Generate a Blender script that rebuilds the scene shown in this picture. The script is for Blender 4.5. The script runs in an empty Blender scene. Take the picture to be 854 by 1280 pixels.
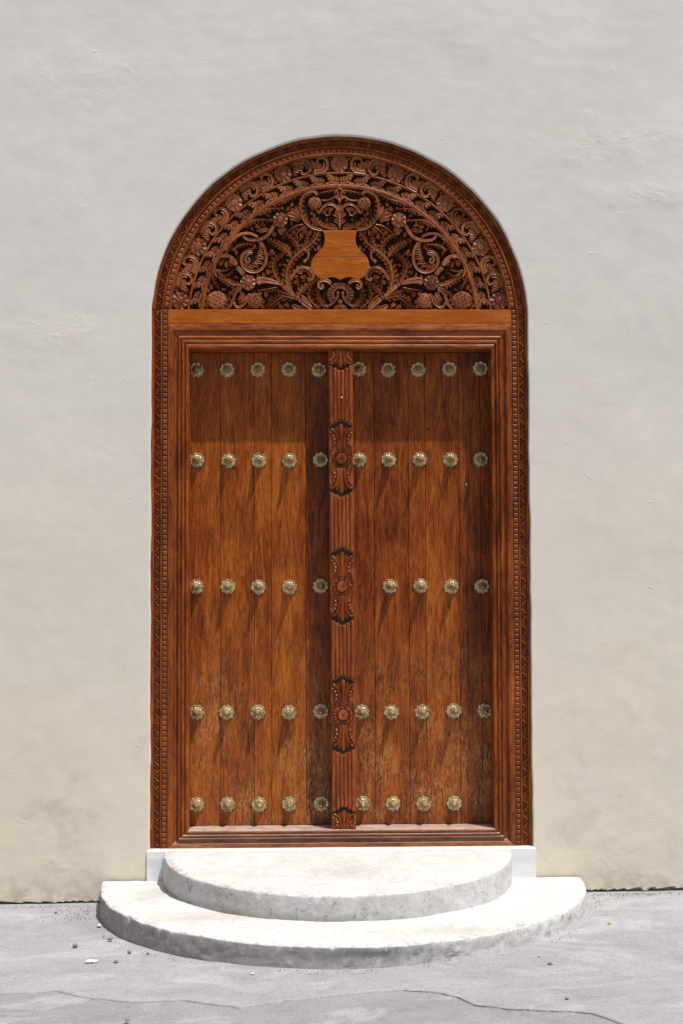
import bpy, math, random
import numpy as np
from mathutils import Vector, Matrix, noise
random.seed(7)
PI = math.pi
C = bpy.context.scene.collection
SC = bpy.context.scene

# ------------------------------------------------------------------ camera
F = 1700.0                                   # focal length in photo pixels (photo 854 x 1280)
CAM = np.array([-0.1538, -6.8312, 1.66])
p_, y_, r_ = 0.0388, -0.0230, 0.0035
Rx = np.array([[1,0,0],[0,math.cos(p_),-math.sin(p_)],[0,math.sin(p_),math.cos(p_)]])
Rz = np.array([[math.cos(y_),-math.sin(y_),0],[math.sin(y_),math.cos(y_),0],[0,0,1]])
Ry = np.array([[math.cos(r_),0,math.sin(r_)],[0,1,0],[-math.sin(r_),0,math.cos(r_)]])
R = Rz @ Rx @ Ry
cd = bpy.data.cameras.new('camera'); cam = bpy.data.objects.new('camera', cd); C.objects.link(cam)
cd.sensor_fit = 'VERTICAL'; cd.sensor_height = 24.0; cd.lens = F/1280*24.0
cd.clip_start = 0.05; cd.clip_end = 500
m = Matrix.Identity(4)
for i in range(3):
    m[i][0] = R[i,0]; m[i][1] = R[i,2]; m[i][2] = -R[i,1]; m[i][3] = CAM[i]
cam.matrix_world = m
SC.camera = cam

# ------------------------------------------------------------------ light
SUN = Vector((0.115, -0.122, 0.44)).normalized()          # towards the sun
w = bpy.data.worlds.new('World'); SC.world = w; w.use_nodes = True
nt = w.node_tree; bg = nt.nodes['Background']
sky = nt.nodes.new('ShaderNodeTexSky'); sky.sky_type = 'NISHITA'; sky.sun_disc = False
sky.sun_elevation = math.asin(SUN.z); sky.sun_rotation = math.atan2(SUN.x, SUN.y)
sky.air_density = 1.0; sky.dust_density = 4.0; sky.ozone_density = 1.0
warm = nt.nodes.new('ShaderNodeMix'); warm.data_type = 'RGBA'; warm.blend_type = 'MULTIPLY'; warm.inputs[0].default_value = 1.0
warm.inputs[7].default_value = (1.0, .95, .89, 1)          # white balance of the daylight
nt.links.new(sky.outputs[0], warm.inputs[6]); nt.links.new(warm.outputs[2], bg.inputs[0]); bg.inputs[1].default_value = 0.095
sl = bpy.data.lights.new('sun', 'SUN'); sun = bpy.data.objects.new('sun', sl); C.objects.link(sun)
sl.energy = 4.6; sl.angle = math.radians(0.6); sl.color = (1.0, 0.965, 0.92)
sun.rotation_euler = (-SUN).to_track_quat('-Z', 'Y').to_euler(); sun.location = (2, -3, 8)
SC.view_settings.view_transform = 'Standard'; SC.view_settings.look = 'None'
SC.view_settings.exposure = -0.04; SC.view_settings.gamma = 1.0
SC.render.engine = 'CYCLES'

def ray(u, v):
    return R @ np.array([(u-427)/F, 1.0, -(v-640)/F])
def PW(u, v, Y=0.0):                         # picture point -> point on the plane y = Y
    d = ray(u, v); t = (Y-CAM[1])/d[1]; q = CAM + d*t
    return Vector((q[0], q[1], q[2]))
SLOPE = 0.0131
def PG(u, v, z=0.0):                         # picture point -> point on the ground
    d = ray(u, v); t = (z + SLOPE*CAM[0] - CAM[2])/(d[2]-SLOPE*d[0]); q = CAM + d*t
    return Vector((q[0], q[1], q[2]))

# ------------------------------------------------------------------ helpers
class MB:
    def __init__(s): s.v = []; s.f = []
    def add(s, vs, fs, flip=False):
        b = len(s.v); s.v.extend([tuple(q) for q in vs])
        for f in fs:
            g = [b+i for i in f]
            s.f.append(g[::-1] if flip else g)
    def box(s, x0, x1, y0, y1, z0, z1, bev=0.0):
        if bev <= 0:
            vs = [(x,y,z) for x in (x0,x1) for y in (y0,y1) for z in (z0,z1)]
            s.add(vs, [(0,1,3,2),(4,6,7,5),(0,4,5,1),(2,3,7,6),(0,2,6,4),(1,5,7,3)]); return
        b = bev                                  # front (y0) edges chamfered
        vs = [(x0,y1,z0),(x1,y1,z0),(x1,y1,z1),(x0,y1,z1),
              (x0,y0+b,z0),(x1,y0+b,z0),(x1,y0+b,z1),(x0,y0+b,z1),
              (x0+b,y0,z0+b),(x1-b,y0,z0+b),(x1-b,y0,z1-b),(x0+b,y0,z1-b)]
        fs = [(8,9,10,11)]
        for i in range(4):
            j = (i+1) % 4
            fs += [(4+i,4+j,8+j,8+i),(i,j,4+j,4+i)]
        fs.append((3,2,1,0))
        s.add(vs, fs)
    def grid(s, rows, flip=False, closed=False):
        n = len(rows[0]); vs = [q for r in rows for q in r]; fs = []
        for i in range(len(rows)-1):
            for j in range(n if closed else n-1):
                k = (j+1) % n
                fs.append((i*n+j, i*n+k, (i+1)*n+k, (i+1)*n+j))
        s.add(vs, fs, flip)
def wloc(o):
    l = Vector((0,0,0))
    while o is not None: l = l + o.location; o = o.parent
    return l
def obj(name, mb, mat, parent=None, loc=None, smooth=False, kind=None, label=None):
    """mb holds world coordinates; the object's origin is loc (or its parent's place)."""
    o = bpy.data.objects.new(name, None)
    pl = wloc(parent) if parent else Vector((0,0,0))
    L = Vector(loc) if loc is not None else pl
    me = bpy.data.meshes.new(name)
    me.from_pydata([(a-L.x, b-L.y, c-L.z) for a,b,c in mb.v], [], mb.f)
    bpy.data.objects.remove(o); o = bpy.data.objects.new(name, me); C.objects.link(o)
    if parent: o.parent = parent
    o.location = L - pl
    me.materials.append(mat)
    if smooth: me.polygons.foreach_set('use_smooth', [True]*len(me.polygons))
    me.update()
    if kind: o['kind'] = kind
    if label: o['label'] = label
    return o
def thing(name, label, cat, loc, group=None):
    o = bpy.data.objects.new(name, None); C.objects.link(o); o.location = loc; o.empty_display_size = .1
    o['label'] = label; o['category'] = cat
    if group: o['group'] = group
    return o
def autosmooth(o, ang=40):
    me = o.data
    me.polygons.foreach_set('use_smooth', [True]*len(me.polygons))
    try: me.set_sharp_from_angle(angle=math.radians(ang))
    except Exception: pass
    return o
def fbm(x, y, z, sc, oct=3):
    return noise.fractal(Vector((x*sc, y*sc, z*sc)), 1.0, 2.0, oct)

# ------------------------------------------------------------------ materials
def newmat(name):
    mt = bpy.data.materials.new(name); mt.use_nodes = True
    n = mt.node_tree.nodes; l = mt.node_tree.links
    return mt, n, l, n['Principled BSDF']
def N(n, t, **k):
    o = n.new(t)
    for a, b in k.items():
        if a in ('operation','blend_type','data_type','noise_dimensions','feature','distance','musgrave_type','wave_type','bands_direction','interpolation_type','clamp'): setattr(o, a, b)
        else: o.inputs[a].default_value = b
    return o
def ramp(n, stops):
    r = n.new('ShaderNodeValToRGB'); e = r.color_ramp.elements
    while len(e) > 1: e.remove(e[-1])
    e[0].position = stops[0][0]; e[0].color = (*stops[0][1], 1) if len(stops[0][1]) == 3 else stops[0][1]
    for p, c in stops[1:]:
        q = e.new(p); q.color = (*c, 1)
    return r
def g3(x): return (x, x, x)
def mapping(n, l, scale, kind='Object', rot=(0,0,0), loc=(0,0,0)):
    tc = n.new('ShaderNodeTexCoord'); mp = n.new('ShaderNodeMapping')
    mp.inputs['Scale'].default_value = scale; mp.inputs['Rotation'].default_value = rot; mp.inputs['Location'].default_value = loc
    l.new(tc.outputs[kind], mp.inputs[0]); return mp
def mixc(n, l, fac, a, b, mode='MIX'):
    mx = n.new('ShaderNodeMix'); mx.data_type = 'RGBA'; mx.blend_type = mode
    if isinstance(fac, (int, float)): mx.inputs[0].default_value = fac
    else: l.new(fac, mx.inputs[0])
    for s, v in ((6, a), (7, b)):
        if isinstance(v, tuple): mx.inputs[s].default_value = (*v, 1)
        else: l.new(v, mx.inputs[s])
    return mx.outputs[2]
def mathn(n, l, op, a, b=None, c=None, clamp=False):
    o = n.new('ShaderNodeMath'); o.operation = op; o.use_clamp = clamp
    for i, v in enumerate((a, b, c)):
        if v is None: continue
        if isinstance(v, (int, float)): o.inputs[i].default_value = v
        else: l.new(v, o.inputs[i])
    return o.outputs[0]
def bump(n, l, h, strength, dist, prev=None):
    b = n.new('ShaderNodeBump'); b.inputs['Strength'].default_value = strength; b.inputs['Distance'].default_value = dist
    l.new(h, b.inputs['Height'])
    if prev is not None: l.new(prev, b.inputs['Normal'])
    return b.outputs[0]

def wood(name, dark, mid, light, axis='Z', rough=0.38, wear=0.0, tone=0.35, grain=1.0, coat=0.15, dust=None, spots=0.5, spec=.3):
    mt, n, l, P = newmat(name)
    s = {'Z': (1,1,.10), 'X': (.10,1,1), 'Y': (1,.10,1)}[axis]
    oi = n.new('ShaderNodeObjectInfo')
    tc = n.new('ShaderNodeTexCoord')
    off = n.new('ShaderNodeVectorMath'); off.operation = 'ADD'
    cmb = n.new('ShaderNodeCombineXYZ')
    r17 = mathn(n, l, 'MULTIPLY', oi.outputs['Random'], 17.0)
    for i in range(3): l.new(r17, cmb.inputs[i])
    l.new(tc.outputs['Object'], off.inputs[0]); l.new(cmb.outputs[0], off.inputs[1])
    mp = n.new('ShaderNodeMapping'); mp.inputs['Scale'].default_value = s; l.new(off.outputs[0], mp.inputs[0])
    # slow figure
    n1 = N(n, 'ShaderNodeTexNoise', Scale=22.0*grain, Detail=6.0, Roughness=.62, Distortion=1.6); l.new(mp.outputs[0], n1.inputs[0])
    # fine fibres
    mp2 = n.new('ShaderNodeMapping'); mp2.inputs['Scale'].default_value = tuple(.085 if a < 1 else 1 for a in s); l.new(off.outputs[0], mp2.inputs[0])
    n2 = N(n, 'ShaderNodeTexNoise', Scale=150.0*grain, Detail=4.0, Roughness=.7, Distortion=.8); l.new(mp2.outputs[0], n2.inputs[0])
    # blotches
    n3 = N(n, 'ShaderNodeTexNoise', Scale=5.5, Detail=5.0, Roughness=.62, Distortion=.8); 
    mp3 = n.new('ShaderNodeMapping'); mp3.inputs['Scale'].default_value = tuple(.4 if a < 1 else 1 for a in s); l.new(off.outputs[0], mp3.inputs[0]); l.new(mp3.outputs[0], n3.inputs[0])
    a = mathn(n, l, 'MULTIPLY', n1.outputs[0], .36)
    a = mathn(n, l, 'MULTIPLY_ADD', n2.outputs[0], .52, a)
    a = mathn(n, l, 'MULTIPLY_ADD', n3.outputs[0], .34, a)
    a = mathn(n, l, 'MULTIPLY_ADD', oi.outputs['Random'], .10*tone/.35, mathn(n, l, 'SUBTRACT', a, -.01+.05*tone/.35))
    rp = ramp(n, [(.50, dark), (.635, mid), (.78, light)]); l.new(a, rp.inputs[0])
    col = rp.outputs[0]
    # dark pores and knots
    n4 = N(n, 'ShaderNodeTexNoise', Scale=130.0, Detail=3.0, Roughness=.5)
    mp4 = n.new('ShaderNodeMapping'); mp4.inputs['Scale'].default_value = tuple(.16 if q < 1 else 1 for q in s); l.new(off.outputs[0], mp4.inputs[0]); l.new(mp4.outputs[0], n4.inputs[0])
    r4 = ramp(n, [(.58, g3(0)), (.68, g3(1))]); l.new(n4.outputs[0], r4.inputs[0])
    f4 = mathn(n, l, 'MULTIPLY', r4.outputs[0], spots)
    col = mixc(n, l, f4, col, tuple(.35*c for c in dark))
    if wear > 0:      # scuffed, sun-bleached wood near the foot of the door
        geo = n.new('ShaderNodeNewGeometry'); sep = n.new('ShaderNodeSeparateXYZ'); l.new(geo.outputs['Position'], sep.inputs[0])
        mr = N(n, 'ShaderNodeMapRange'); mr.inputs[1].default_value = 1.5; mr.inputs[2].default_value = .45; l.new(sep.outputs[2], mr.inputs[0])
        nw = N(n, 'ShaderNodeTexNoise', Scale=85.0, Detail=5.0, Roughness=.7, Distortion=1.5)
        mpw = n.new('ShaderNodeMapping'); mpw.inputs['Scale'].default_value = (1, 1, .3); l.new(off.outputs[0], mpw.inputs[0]); l.new(mpw.outputs[0], nw.inputs[0])
        nb = N(n, 'ShaderNodeTexNoise', Scale=4.5, Detail=3.0); l.new(geo.outputs['Position'], nb.inputs[0])
        rb = ramp(n, [(.42, g3(0)), (.68, g3(1))]); l.new(nb.outputs[0], rb.inputs[0])
        rw = ramp(n, [(.46, g3(0)), (.62, g3(1))]); l.new(nw.outputs[0], rw.inputs[0])
        fw = mathn(n, l, 'MULTIPLY', rw.outputs[0], mr.outputs[0])
        rb2 = mathn(n, l, 'MULTIPLY_ADD', rb.outputs[0], .8, .2)
        fw = mathn(n, l, 'MULTIPLY', fw, rb2)
        fw = mathn(n, l, 'MULTIPLY', fw, wear, clamp=True)
        col = mixc(n, l, fw, col, (.50, .27, .10))
    if dust is not None:
        geo2 = n.new('ShaderNodeNewGeometry'); sp2 = n.new('ShaderNodeSeparateXYZ'); l.new(geo2.outputs['Normal'], sp2.inputs[0])
        mr2 = N(n, 'ShaderNodeMapRange'); mr2.inputs[1].default_value = .3; mr2.inputs[2].default_value = .95; l.new(sp2.outputs[2], mr2.inputs[0])
        nd = N(n, 'ShaderNodeTexNoise', Scale=22.0, Detail=4.0, Roughness=.6); l.new(geo2.outputs['Position'], nd.inputs[0])
        rd = ramp(n, [(.3, g3(.45)), (.6, g3(1))]); l.new(nd.outputs[0], rd.inputs[0])
        fd = mathn(n, l, 'MULTIPLY', rd.outputs[0], mr2.outputs[0]); fd = mathn(n, l, 'MULTIPLY', fd, dust, clamp=True)
        col = mixc(n, l, fd, col, (.50, .42, .38))
    l.new(col, P.inputs['Base Color'])
    rr = mathn(n, l, 'MULTIPLY_ADD', n3.outputs[0], .35, rough-.17)
    rr = mathn(n, l, 'MULTIPLY_ADD', n2.outputs[0], .18, mathn(n, l, 'SUBTRACT', rr, .09))
    l.new(rr, P.inputs['Roughness'])
    P.inputs['Specular IOR Level'].default_value = spec; P.inputs['Coat Weight'].default_value = coat; P.inputs['Coat Roughness'].default_value = .28
    b = bump(n, l, n2.outputs[0], .35, .0012)
    b = bump(n, l, n1.outputs[0], .35, .003, b)
    l.new(b, P.inputs['Normal'])
    return mt

W_plank = wood('teak_planks', (.075,.013,.0012), (.25,.052,.0040), (.44,.128,.009), 'Z', .33, wear=1.0, tone=.38, coat=.04, spec=.26)
W_frame_v = wood('teak_frame_upright', (.08,.014,.003), (.245,.057,.009), (.42,.125,.018), 'Z', .36, tone=.15, coat=.04, spec=.26)
W_frame_h = wood('teak_frame_level', (.09,.019,.005), (.26,.066,.012), (.43,.14,.028), 'X', .34, tone=.15, coat=.08)
W_sill = wood('worn_sill_wood', (.13,.038,.014), (.28,.098,.035), (.45,.20,.085), 'X', .42, tone=.2, dust=.8, coat=.05)
W_beam = wood('orange_teak_beam', (.32,.070,.005), (.42,.106,.006), (.50,.15,.012), 'X', .40, tone=.1, spots=.3, coat=.0, spec=.25)
W_carve = wood('carved_teak', (.12,.030,.009), (.27,.080,.024), (.44,.155,.052), 'Z', .38, tone=.4, spots=.05, coat=.0, spec=.38)
W_border = wood('border_teak', (.10,.022,.006), (.235,.060,.013), (.38,.12,.028), 'Z', .52, tone=.2, spots=.1, coat=.0, spec=.22)
W_ground = wood('dark_carving_ground', (.012,.006,.003), (.022,.010,.0055), (.038,.018,.010), 'X', .9, coat=0, spots=.2, spec=.05)
W_post = wood('post_teak', (.10,.017,.004), (.27,.062,.012), (.44,.135,.028), 'Z', .32, tone=.15, coat=.06)

def brass_mat():
    mt, n, l, P = newmat('aged_brass')
    mp = mapping(n, l, (1,1,1))
    oi = n.new('ShaderNodeObjectInfo')
    n1 = N(n, 'ShaderNodeTexNoise', Scale=55.0, Detail=5.0, Roughness=.65, noise_dimensions='4D'); l.new(mp.outputs[0], n1.inputs['Vector'])
    l.new(mathn(n, l, 'MULTIPLY', oi.outputs['Random'], 30.0), n1.inputs['W'])
    rp = ramp(n, [(.35, (.17,.12,.04)), (.45, (.50,.40,.20)), (.68, (.76,.66,.43))]); l.new(n1.outputs[0], rp.inputs[0])
    col = mixc(n, l, mathn(n, l, 'MULTIPLY', oi.outputs['Random'], .25), rp.outputs[0], (.30,.26,.13))
    l.new(col, P.inputs['Base Color'])
    P.inputs['Metallic'].default_value = .62
    l.new(mathn(n, l, 'MULTIPLY_ADD', n1.outputs[0], .3, .16), P.inputs['Roughness'])
    l.new(bump(n, l, n1.outputs[0], .5, .0015), P.inputs['Normal'])
    return mt
BRASS = brass_mat()

def plaster_mat():
    mt, n, l, P = newmat('lime_plaster')
    geo = n.new('ShaderNodeNewGeometry'); pos = geo.outputs['Position']
    sep = n.new('ShaderNodeSeparateXYZ'); l.new(pos, sep.inputs[0])
    nb = N(n, 'ShaderNodeTexNoise', Scale=.9, Detail=5.0, Roughness=.6, Distortion=.3); l.new(pos, nb.inputs[0])
    nm = N(n, 'ShaderNodeTexNoise', Scale=4.0, Detail=6.0, Roughness=.62, Distortion=.5); l.new(pos, nm.inputs[0])
    # dirt and old ochre wash showing lower down
    hz = N(n, 'ShaderNodeMapRange'); hz.inputs[1].default_value = 3.6; hz.inputs[2].default_value = -.2; l.new(sep.outputs[2], hz.inputs[0])
    f = mathn(n, l, 'MULTIPLY_ADD', nb.outputs[0], .5, mathn(n, l, 'SUBTRACT', hz.outputs[0], .25), clamp=True)
    col = mixc(n, l, f, (.725,.722,.685), (.72,.635,.485))
    r2 = ramp(n, [(.40, g3(0)), (.70, g3(1))]); l.new(nb.outputs[0], r2.inputs[0])
    col = mixc(n, l, mathn(n, l, 'MULTIPLY', r2.outputs[0], .50), col, (.66,.655,.63))
    # faint rose / grey stains
    ns = N(n, 'ShaderNodeTexNoise', Scale=2.3, Detail=4.0, Roughness=.6, Distortion=1.0)
    mps = n.new('ShaderNodeMapping'); mps.inputs['Location'].default_value = (3.1, 0, 7.7); mps.inputs['Scale'].default_value=(1,1,1.6); l.new(pos, mps.inputs[0]); l.new(mps.outputs[0], ns.inputs[0])
    r3 = ramp(n, [(.52, g3(0)), (.72, g3(1))]); l.new(ns.outputs[0], r3.inputs[0])
    col = mixc(n, l, mathn(n, l, 'MULTIPLY', r3.outputs[0], .45), col, (.72,.65,.59))
    r4 = ramp(n, [(.55, g3(0)), (.75, g3(1))]); l.new(nm.outputs[0], r4.inputs[0])
    low = N(n, 'ShaderNodeMapRange'); low.inputs[1].default_value = 1.6; low.inputs[2].default_value = .1; l.new(sep.outputs[2], low.inputs[0])
    col = mixc(n, l, mathn(n, l, 'MULTIPLY', mathn(n, l, 'MULTIPLY', r4.outputs[0], low.outputs[0]), .60), col, (.42,.36,.28))
    nq = N(n, 'ShaderNodeTexNoise', Scale=9.0, Detail=8.0, Roughness=.7, Distortion=.6); l.new(pos, nq.inputs[0])
    rq = ramp(n, [(.35, g3(.965)), (.65, g3(1.015))]); l.new(nq.outputs[0], rq.inputs[0])
    col = mixc(n, l, 1.0, col, rq.outputs[0], 'MULTIPLY')
    # grime just above the street
    gr = N(n, 'ShaderNodeMapRange'); gr.inputs[1].default_value = .16; gr.inputs[2].default_value = .0; l.new(sep.outputs[2], gr.inputs[0])
    ng = N(n, 'ShaderNodeTexNoise', Scale=14.0, Detail=5.0, Roughness=.65); l.new(pos, ng.inputs[0])
    r5 = ramp(n, [(.42, g3(0)), (.62, g3(1))]); l.new(ng.outputs[0], r5.inputs[0])
    col = mixc(n, l, mathn(n, l, 'MULTIPLY', mathn(n, l, 'MULTIPLY', r5.outputs[0], gr.outputs[0]), .55), col, (.30,.25,.19))
    l.new(col, P.inputs['Base Color']); P.inputs['Roughness'].default_value = .85
    P.inputs['Specular IOR Level'].default_value = .25
    # trowel waves, scars, grain
    mpt = n.new('ShaderNodeMapping'); mpt.inputs['Scale'].default_value = (1.0, 1, 1.5); mpt.inputs['Rotation'].default_value = (0, .35, 0); l.new(pos, mpt.inputs[0])
    nt_ = N(n, 'ShaderNodeTexNoise', Scale=4.0, Detail=6.0, Roughness=.50, Distortion=.4); l.new(mpt.outputs[0], nt_.inputs[0])
    nf = N(n, 'ShaderNodeTexNoise', Scale=120.0, Detail=3.0, Roughness=.6); l.new(pos, nf.inputs[0])
    b = bump(n, l, nf.outputs[0], .10, .0010)
    b = bump(n, l, nt_.outputs[0], .20, .014, b)
    # rare nicks
    vo = n.new('ShaderNodeTexVoronoi'); vo.inputs['Scale'].default_value = 5.0; 
    mpv = n.new('ShaderNodeMapping'); mpv.inputs['Scale'].default_value = (1,1,1.7); l.new(pos, mpv.inputs[0])
    nd = N(n, 'ShaderNodeTexNoise', Scale=9.0, Detail=3.0); l.new(pos, nd.inputs[0])
    mv = n.new('ShaderNodeVectorMath'); mv.operation='MULTIPLY_ADD'; mv.inputs[1].default_value=(.25,.25,.25); l.new(nd.outputs['Color'], mv.inputs[0]); l.new(mpv.outputs[0], mv.inputs[2])
    l.new(mv.outputs[0], vo.inputs['Vector'])
    rv = ramp(n, [(.0, g3(1)), (.075, g3(0))]); l.new(vo.outputs['Distance'], rv.inputs[0])
    b = bump(n, l, rv.outputs[0], .45, .003, b)
    # zones of rough, wrinkled plaster (repairs)
    tot = None
    for (u, v, rx, rz) in ((815,165,.24,.13), (92,250,.07,.16), (120,95,.30,.12), (700,190,.18,.10), (800,245,.22,.05), (90,1090,.22,.14), (760,1075,.2,.12), (60,420,.2,.1)):
        c = PW(u, v)
        sv = n.new('ShaderNodeVectorMath'); sv.operation = 'SUBTRACT'; l.new(pos, sv.inputs[0]); sv.inputs[1].default_value = c
        sm = n.new('ShaderNodeVectorMath'); sm.operation = 'MULTIPLY'; l.new(sv.outputs[0], sm.inputs[0]); sm.inputs[1].default_value = (1/rx, 0, 1/rz)
        ln = n.new('ShaderNodeVectorMath'); ln.operation = 'LENGTH'; ad = n.new('ShaderNodeVectorMath'); ad.operation = 'MULTIPLY_ADD'; l.new(nm.outputs['Color'], ad.inputs[0]); ad.inputs[1].default_value = (2.6, 0, 2.6); l.new(sm.outputs[0], ad.inputs[2])
        ad2 = n.new('ShaderNodeVectorMath'); ad2.operation = 'SUBTRACT'; l.new(ad.outputs[0], ad2.inputs[0]); ad2.inputs[1].default_value = (1.3, 0, 1.3); l.new(ad2.outputs[0], ln.inputs[0])
        mr = N(n, 'ShaderNodeMapRange'); mr.inputs[1].default_value = 1.5; mr.inputs[2].default_value = .2; l.new(ln.outputs['Value'], mr.inputs[0])
        tot = mr.outputs[0] if tot is None else mathn(n, l, 'MAXIMUM', tot, mr.outputs[0])
    nw = n.new('ShaderNodeTexNoise'); nw.inputs['Scale'].default_value = 5.0; nw.inputs['Detail'].default_value = 7.0; nw.inputs['Distortion'].default_value = .9; nw.inputs['Roughness'].default_value=.55
    l.new(mpt.outputs[0], nw.inputs[0])
    rid = mathn(n, l, 'ABSOLUTE', mathn(n, l, 'SUBTRACT', nw.outputs[0], .5))
    rr = ramp(n, [(.0, g3(0)), (.09, g3(1))]); l.new(rid, rr.inputs[0])
    hh = mathn(n, l, 'MULTIPLY', mathn(n, l, 'ADD', nw.outputs[0], mathn(n, l, 'MULTIPLY', rr.outputs[0], .12)), tot)
    b = bump(n, l, hh, .22, .016, b)
    l.new(b, P.inputs['Normal'])
    return mt
PLASTER = plaster_mat()

def step_mat():
    mt, n, l, P = newmat('whitewashed_cement')
    geo = n.new('ShaderNodeNewGeometry'); pos = geo.outputs['Position']
    sp = n.new('ShaderNodeSeparateXYZ'); l.new(geo.outputs['Normal'], sp.inputs[0])
    px = n.new('ShaderNodeSeparateXYZ'); l.new(pos, px.inputs[0])
    n1 = N(n, 'ShaderNodeTexNoise', Scale=7.0, Detail=6.0, Roughness=.62, Distortion=.4); l.new(pos, n1.inputs[0])
    n2 = N(n, 'ShaderNodeTexNoise', Scale=30.0, Detail=6.0, Roughness=.66); l.new(pos, n2.inputs[0])
    mpv = n.new('ShaderNodeMapping'); mpv.inputs['Scale'].default_value = (.5,.5,.35); l.new(pos, mpv.inputs[0])
    n3 = N(n, 'ShaderNodeTexNoise', Scale=24.0, Detail=5.0, Roughness=.65); l.new(mpv.outputs[0], n3.inputs[0])
    r1 = ramp(n, [(.40, g3(0)), (.66, g3(1))]); l.new(n1.outputs[0], r1.inputs[0])
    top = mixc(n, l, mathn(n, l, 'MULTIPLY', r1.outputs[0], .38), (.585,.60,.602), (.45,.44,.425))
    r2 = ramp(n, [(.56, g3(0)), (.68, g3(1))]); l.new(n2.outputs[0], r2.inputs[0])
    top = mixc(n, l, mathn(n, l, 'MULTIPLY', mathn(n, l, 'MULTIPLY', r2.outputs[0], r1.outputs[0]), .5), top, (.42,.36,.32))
    # risers: darker grey on the left, paler towards the right
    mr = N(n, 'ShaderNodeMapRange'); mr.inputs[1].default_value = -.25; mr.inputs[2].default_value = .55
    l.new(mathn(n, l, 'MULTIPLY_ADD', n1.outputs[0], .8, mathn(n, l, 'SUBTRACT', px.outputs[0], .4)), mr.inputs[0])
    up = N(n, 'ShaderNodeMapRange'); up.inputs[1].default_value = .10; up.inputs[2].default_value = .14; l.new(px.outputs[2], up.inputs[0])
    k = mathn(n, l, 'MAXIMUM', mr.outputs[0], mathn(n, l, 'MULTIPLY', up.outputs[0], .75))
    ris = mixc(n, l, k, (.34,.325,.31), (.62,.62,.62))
    r3 = ramp(n, [(.40, g3(0)), (.68, g3(1))]); l.new(n3.outputs[0], r3.inputs[0])
    ris = mixc(n, l, mathn(n, l, 'MULTIPLY', r3.outputs[0], .30), ris, (.27,.265,.28))
    cs = n.new('ShaderNodeVectorMath'); cs.operation = 'SUBTRACT'; l.new(pos, cs.inputs[0]); cs.inputs[1].default_value = (.10, -1.2, .070)
    ce = n.new('ShaderNodeVectorMath'); ce.operation = 'MULTIPLY'; l.new(cs.outputs[0], ce.inputs[0]); ce.inputs[1].default_value = (2.6, 1.2, 24)
    cl = n.new('ShaderNodeVectorMath'); cl.operation = 'LENGTH'; l.new(ce.outputs[0], cl.inputs[0])
    dm = mathn(n, l, 'MULTIPLY_ADD', n2.outputs[0], 1.8, mathn(n, l, 'SUBTRACT', .25, cl.outputs['Value']), clamp=True)
    ris = mixc(n, l, mathn(n, l, 'MULTIPLY', dm, .75), ris, (.12,.12,.14))
    # edge of the lime wash
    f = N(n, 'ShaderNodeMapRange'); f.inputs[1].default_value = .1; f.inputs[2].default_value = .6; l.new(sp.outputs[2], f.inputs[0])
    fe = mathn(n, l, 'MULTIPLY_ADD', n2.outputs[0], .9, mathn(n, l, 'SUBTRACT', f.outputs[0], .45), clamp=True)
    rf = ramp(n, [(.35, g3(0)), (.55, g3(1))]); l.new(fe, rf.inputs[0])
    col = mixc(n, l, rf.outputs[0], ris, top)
    nk = N(n, 'ShaderNodeTexNoise', Scale=60.0, Detail=6.0, Roughness=.8); l.new(pos, nk.inputs[0])
    rk = ramp(n, [(.34, g3(.80)), (.50, g3(1.0)), (.66, g3(1.05))]); l.new(nk.outputs[0], rk.inputs[0])
    col = mixc(n, l, 1.0, col, rk.outputs[0], 'MULTIPLY')
    nj = N(n, 'ShaderNodeTexNoise', Scale=16.0, Detail=8.0, Roughness=.72, Distortion=1.2); l.new(pos, nj.inputs[0])
    rj = ramp(n, [(.56, g3(0)), (.62, g3(1))]); l.new(nj.outputs[0], rj.inputs[0])
    side = mathn(n, l, 'SUBTRACT', 1.0, f.outputs[0])
    col = mixc(n, l, mathn(n, l, 'MULTIPLY', mathn(n, l, 'MULTIPLY', rj.outputs[0], side), .6), col, (.20,.185,.18))
    rj2 = ramp(n, [(.36, g3(1)), (.43, g3(0))]); l.new(nj.outputs[0], rj2.inputs[0])
    col = mixc(n, l, mathn(n, l, 'MULTIPLY', mathn(n, l, 'MULTIPLY', rj2.outputs[0], side), .6), col, (.60,.60,.59))
    # paint worn off along the rim and flaking down the risers
    def rad(rx, ry):
        q = n.new('ShaderNodeVectorMath'); q.operation = 'MULTIPLY'; l.new(pos, q.inputs[0]); q.inputs[1].default_value = (1/rx, 1/ry, 0)
        e = n.new('ShaderNodeVectorMath'); e.operation = 'LENGTH'; l.new(q.outputs[0], e.inputs[0]); return e.outputs['Value']
    isup = mathn(n, l, 'GREATER_THAN', px.outputs[2], .155)
    mm = n.new('ShaderNodeMix'); mm.data_type = 'FLOAT'; l.new(isup, mm.inputs[0]); l.new(rad(1.195, 1.20), mm.inputs[2]); l.new(rad(.858, .815), mm.inputs[3])
    rm = N(n, 'ShaderNodeMapRange'); rm.inputs[1].default_value = .93; rm.inputs[2].default_value = 1.0; l.new(mm.outputs[0], rm.inputs[0])
    nh = N(n, 'ShaderNodeTexNoise', Scale=26.0, Detail=7.0, Roughness=.75, Distortion=.8); l.new(pos, nh.inputs[0])
    ch = mathn(n, l, 'MULTIPLY_ADD', mathn(n, l, 'MULTIPLY', rm.outputs[0], f.outputs[0]), .12, nh.outputs[0])
    rc = ramp(n, [(.635, g3(0)), (.68, g3(1))]); l.new(ch, rc.inputs[0])
    col = mixc(n, l, mathn(n, l, 'MULTIPLY', rc.outputs[0], .7), col, (.34,.33,.32))
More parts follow.
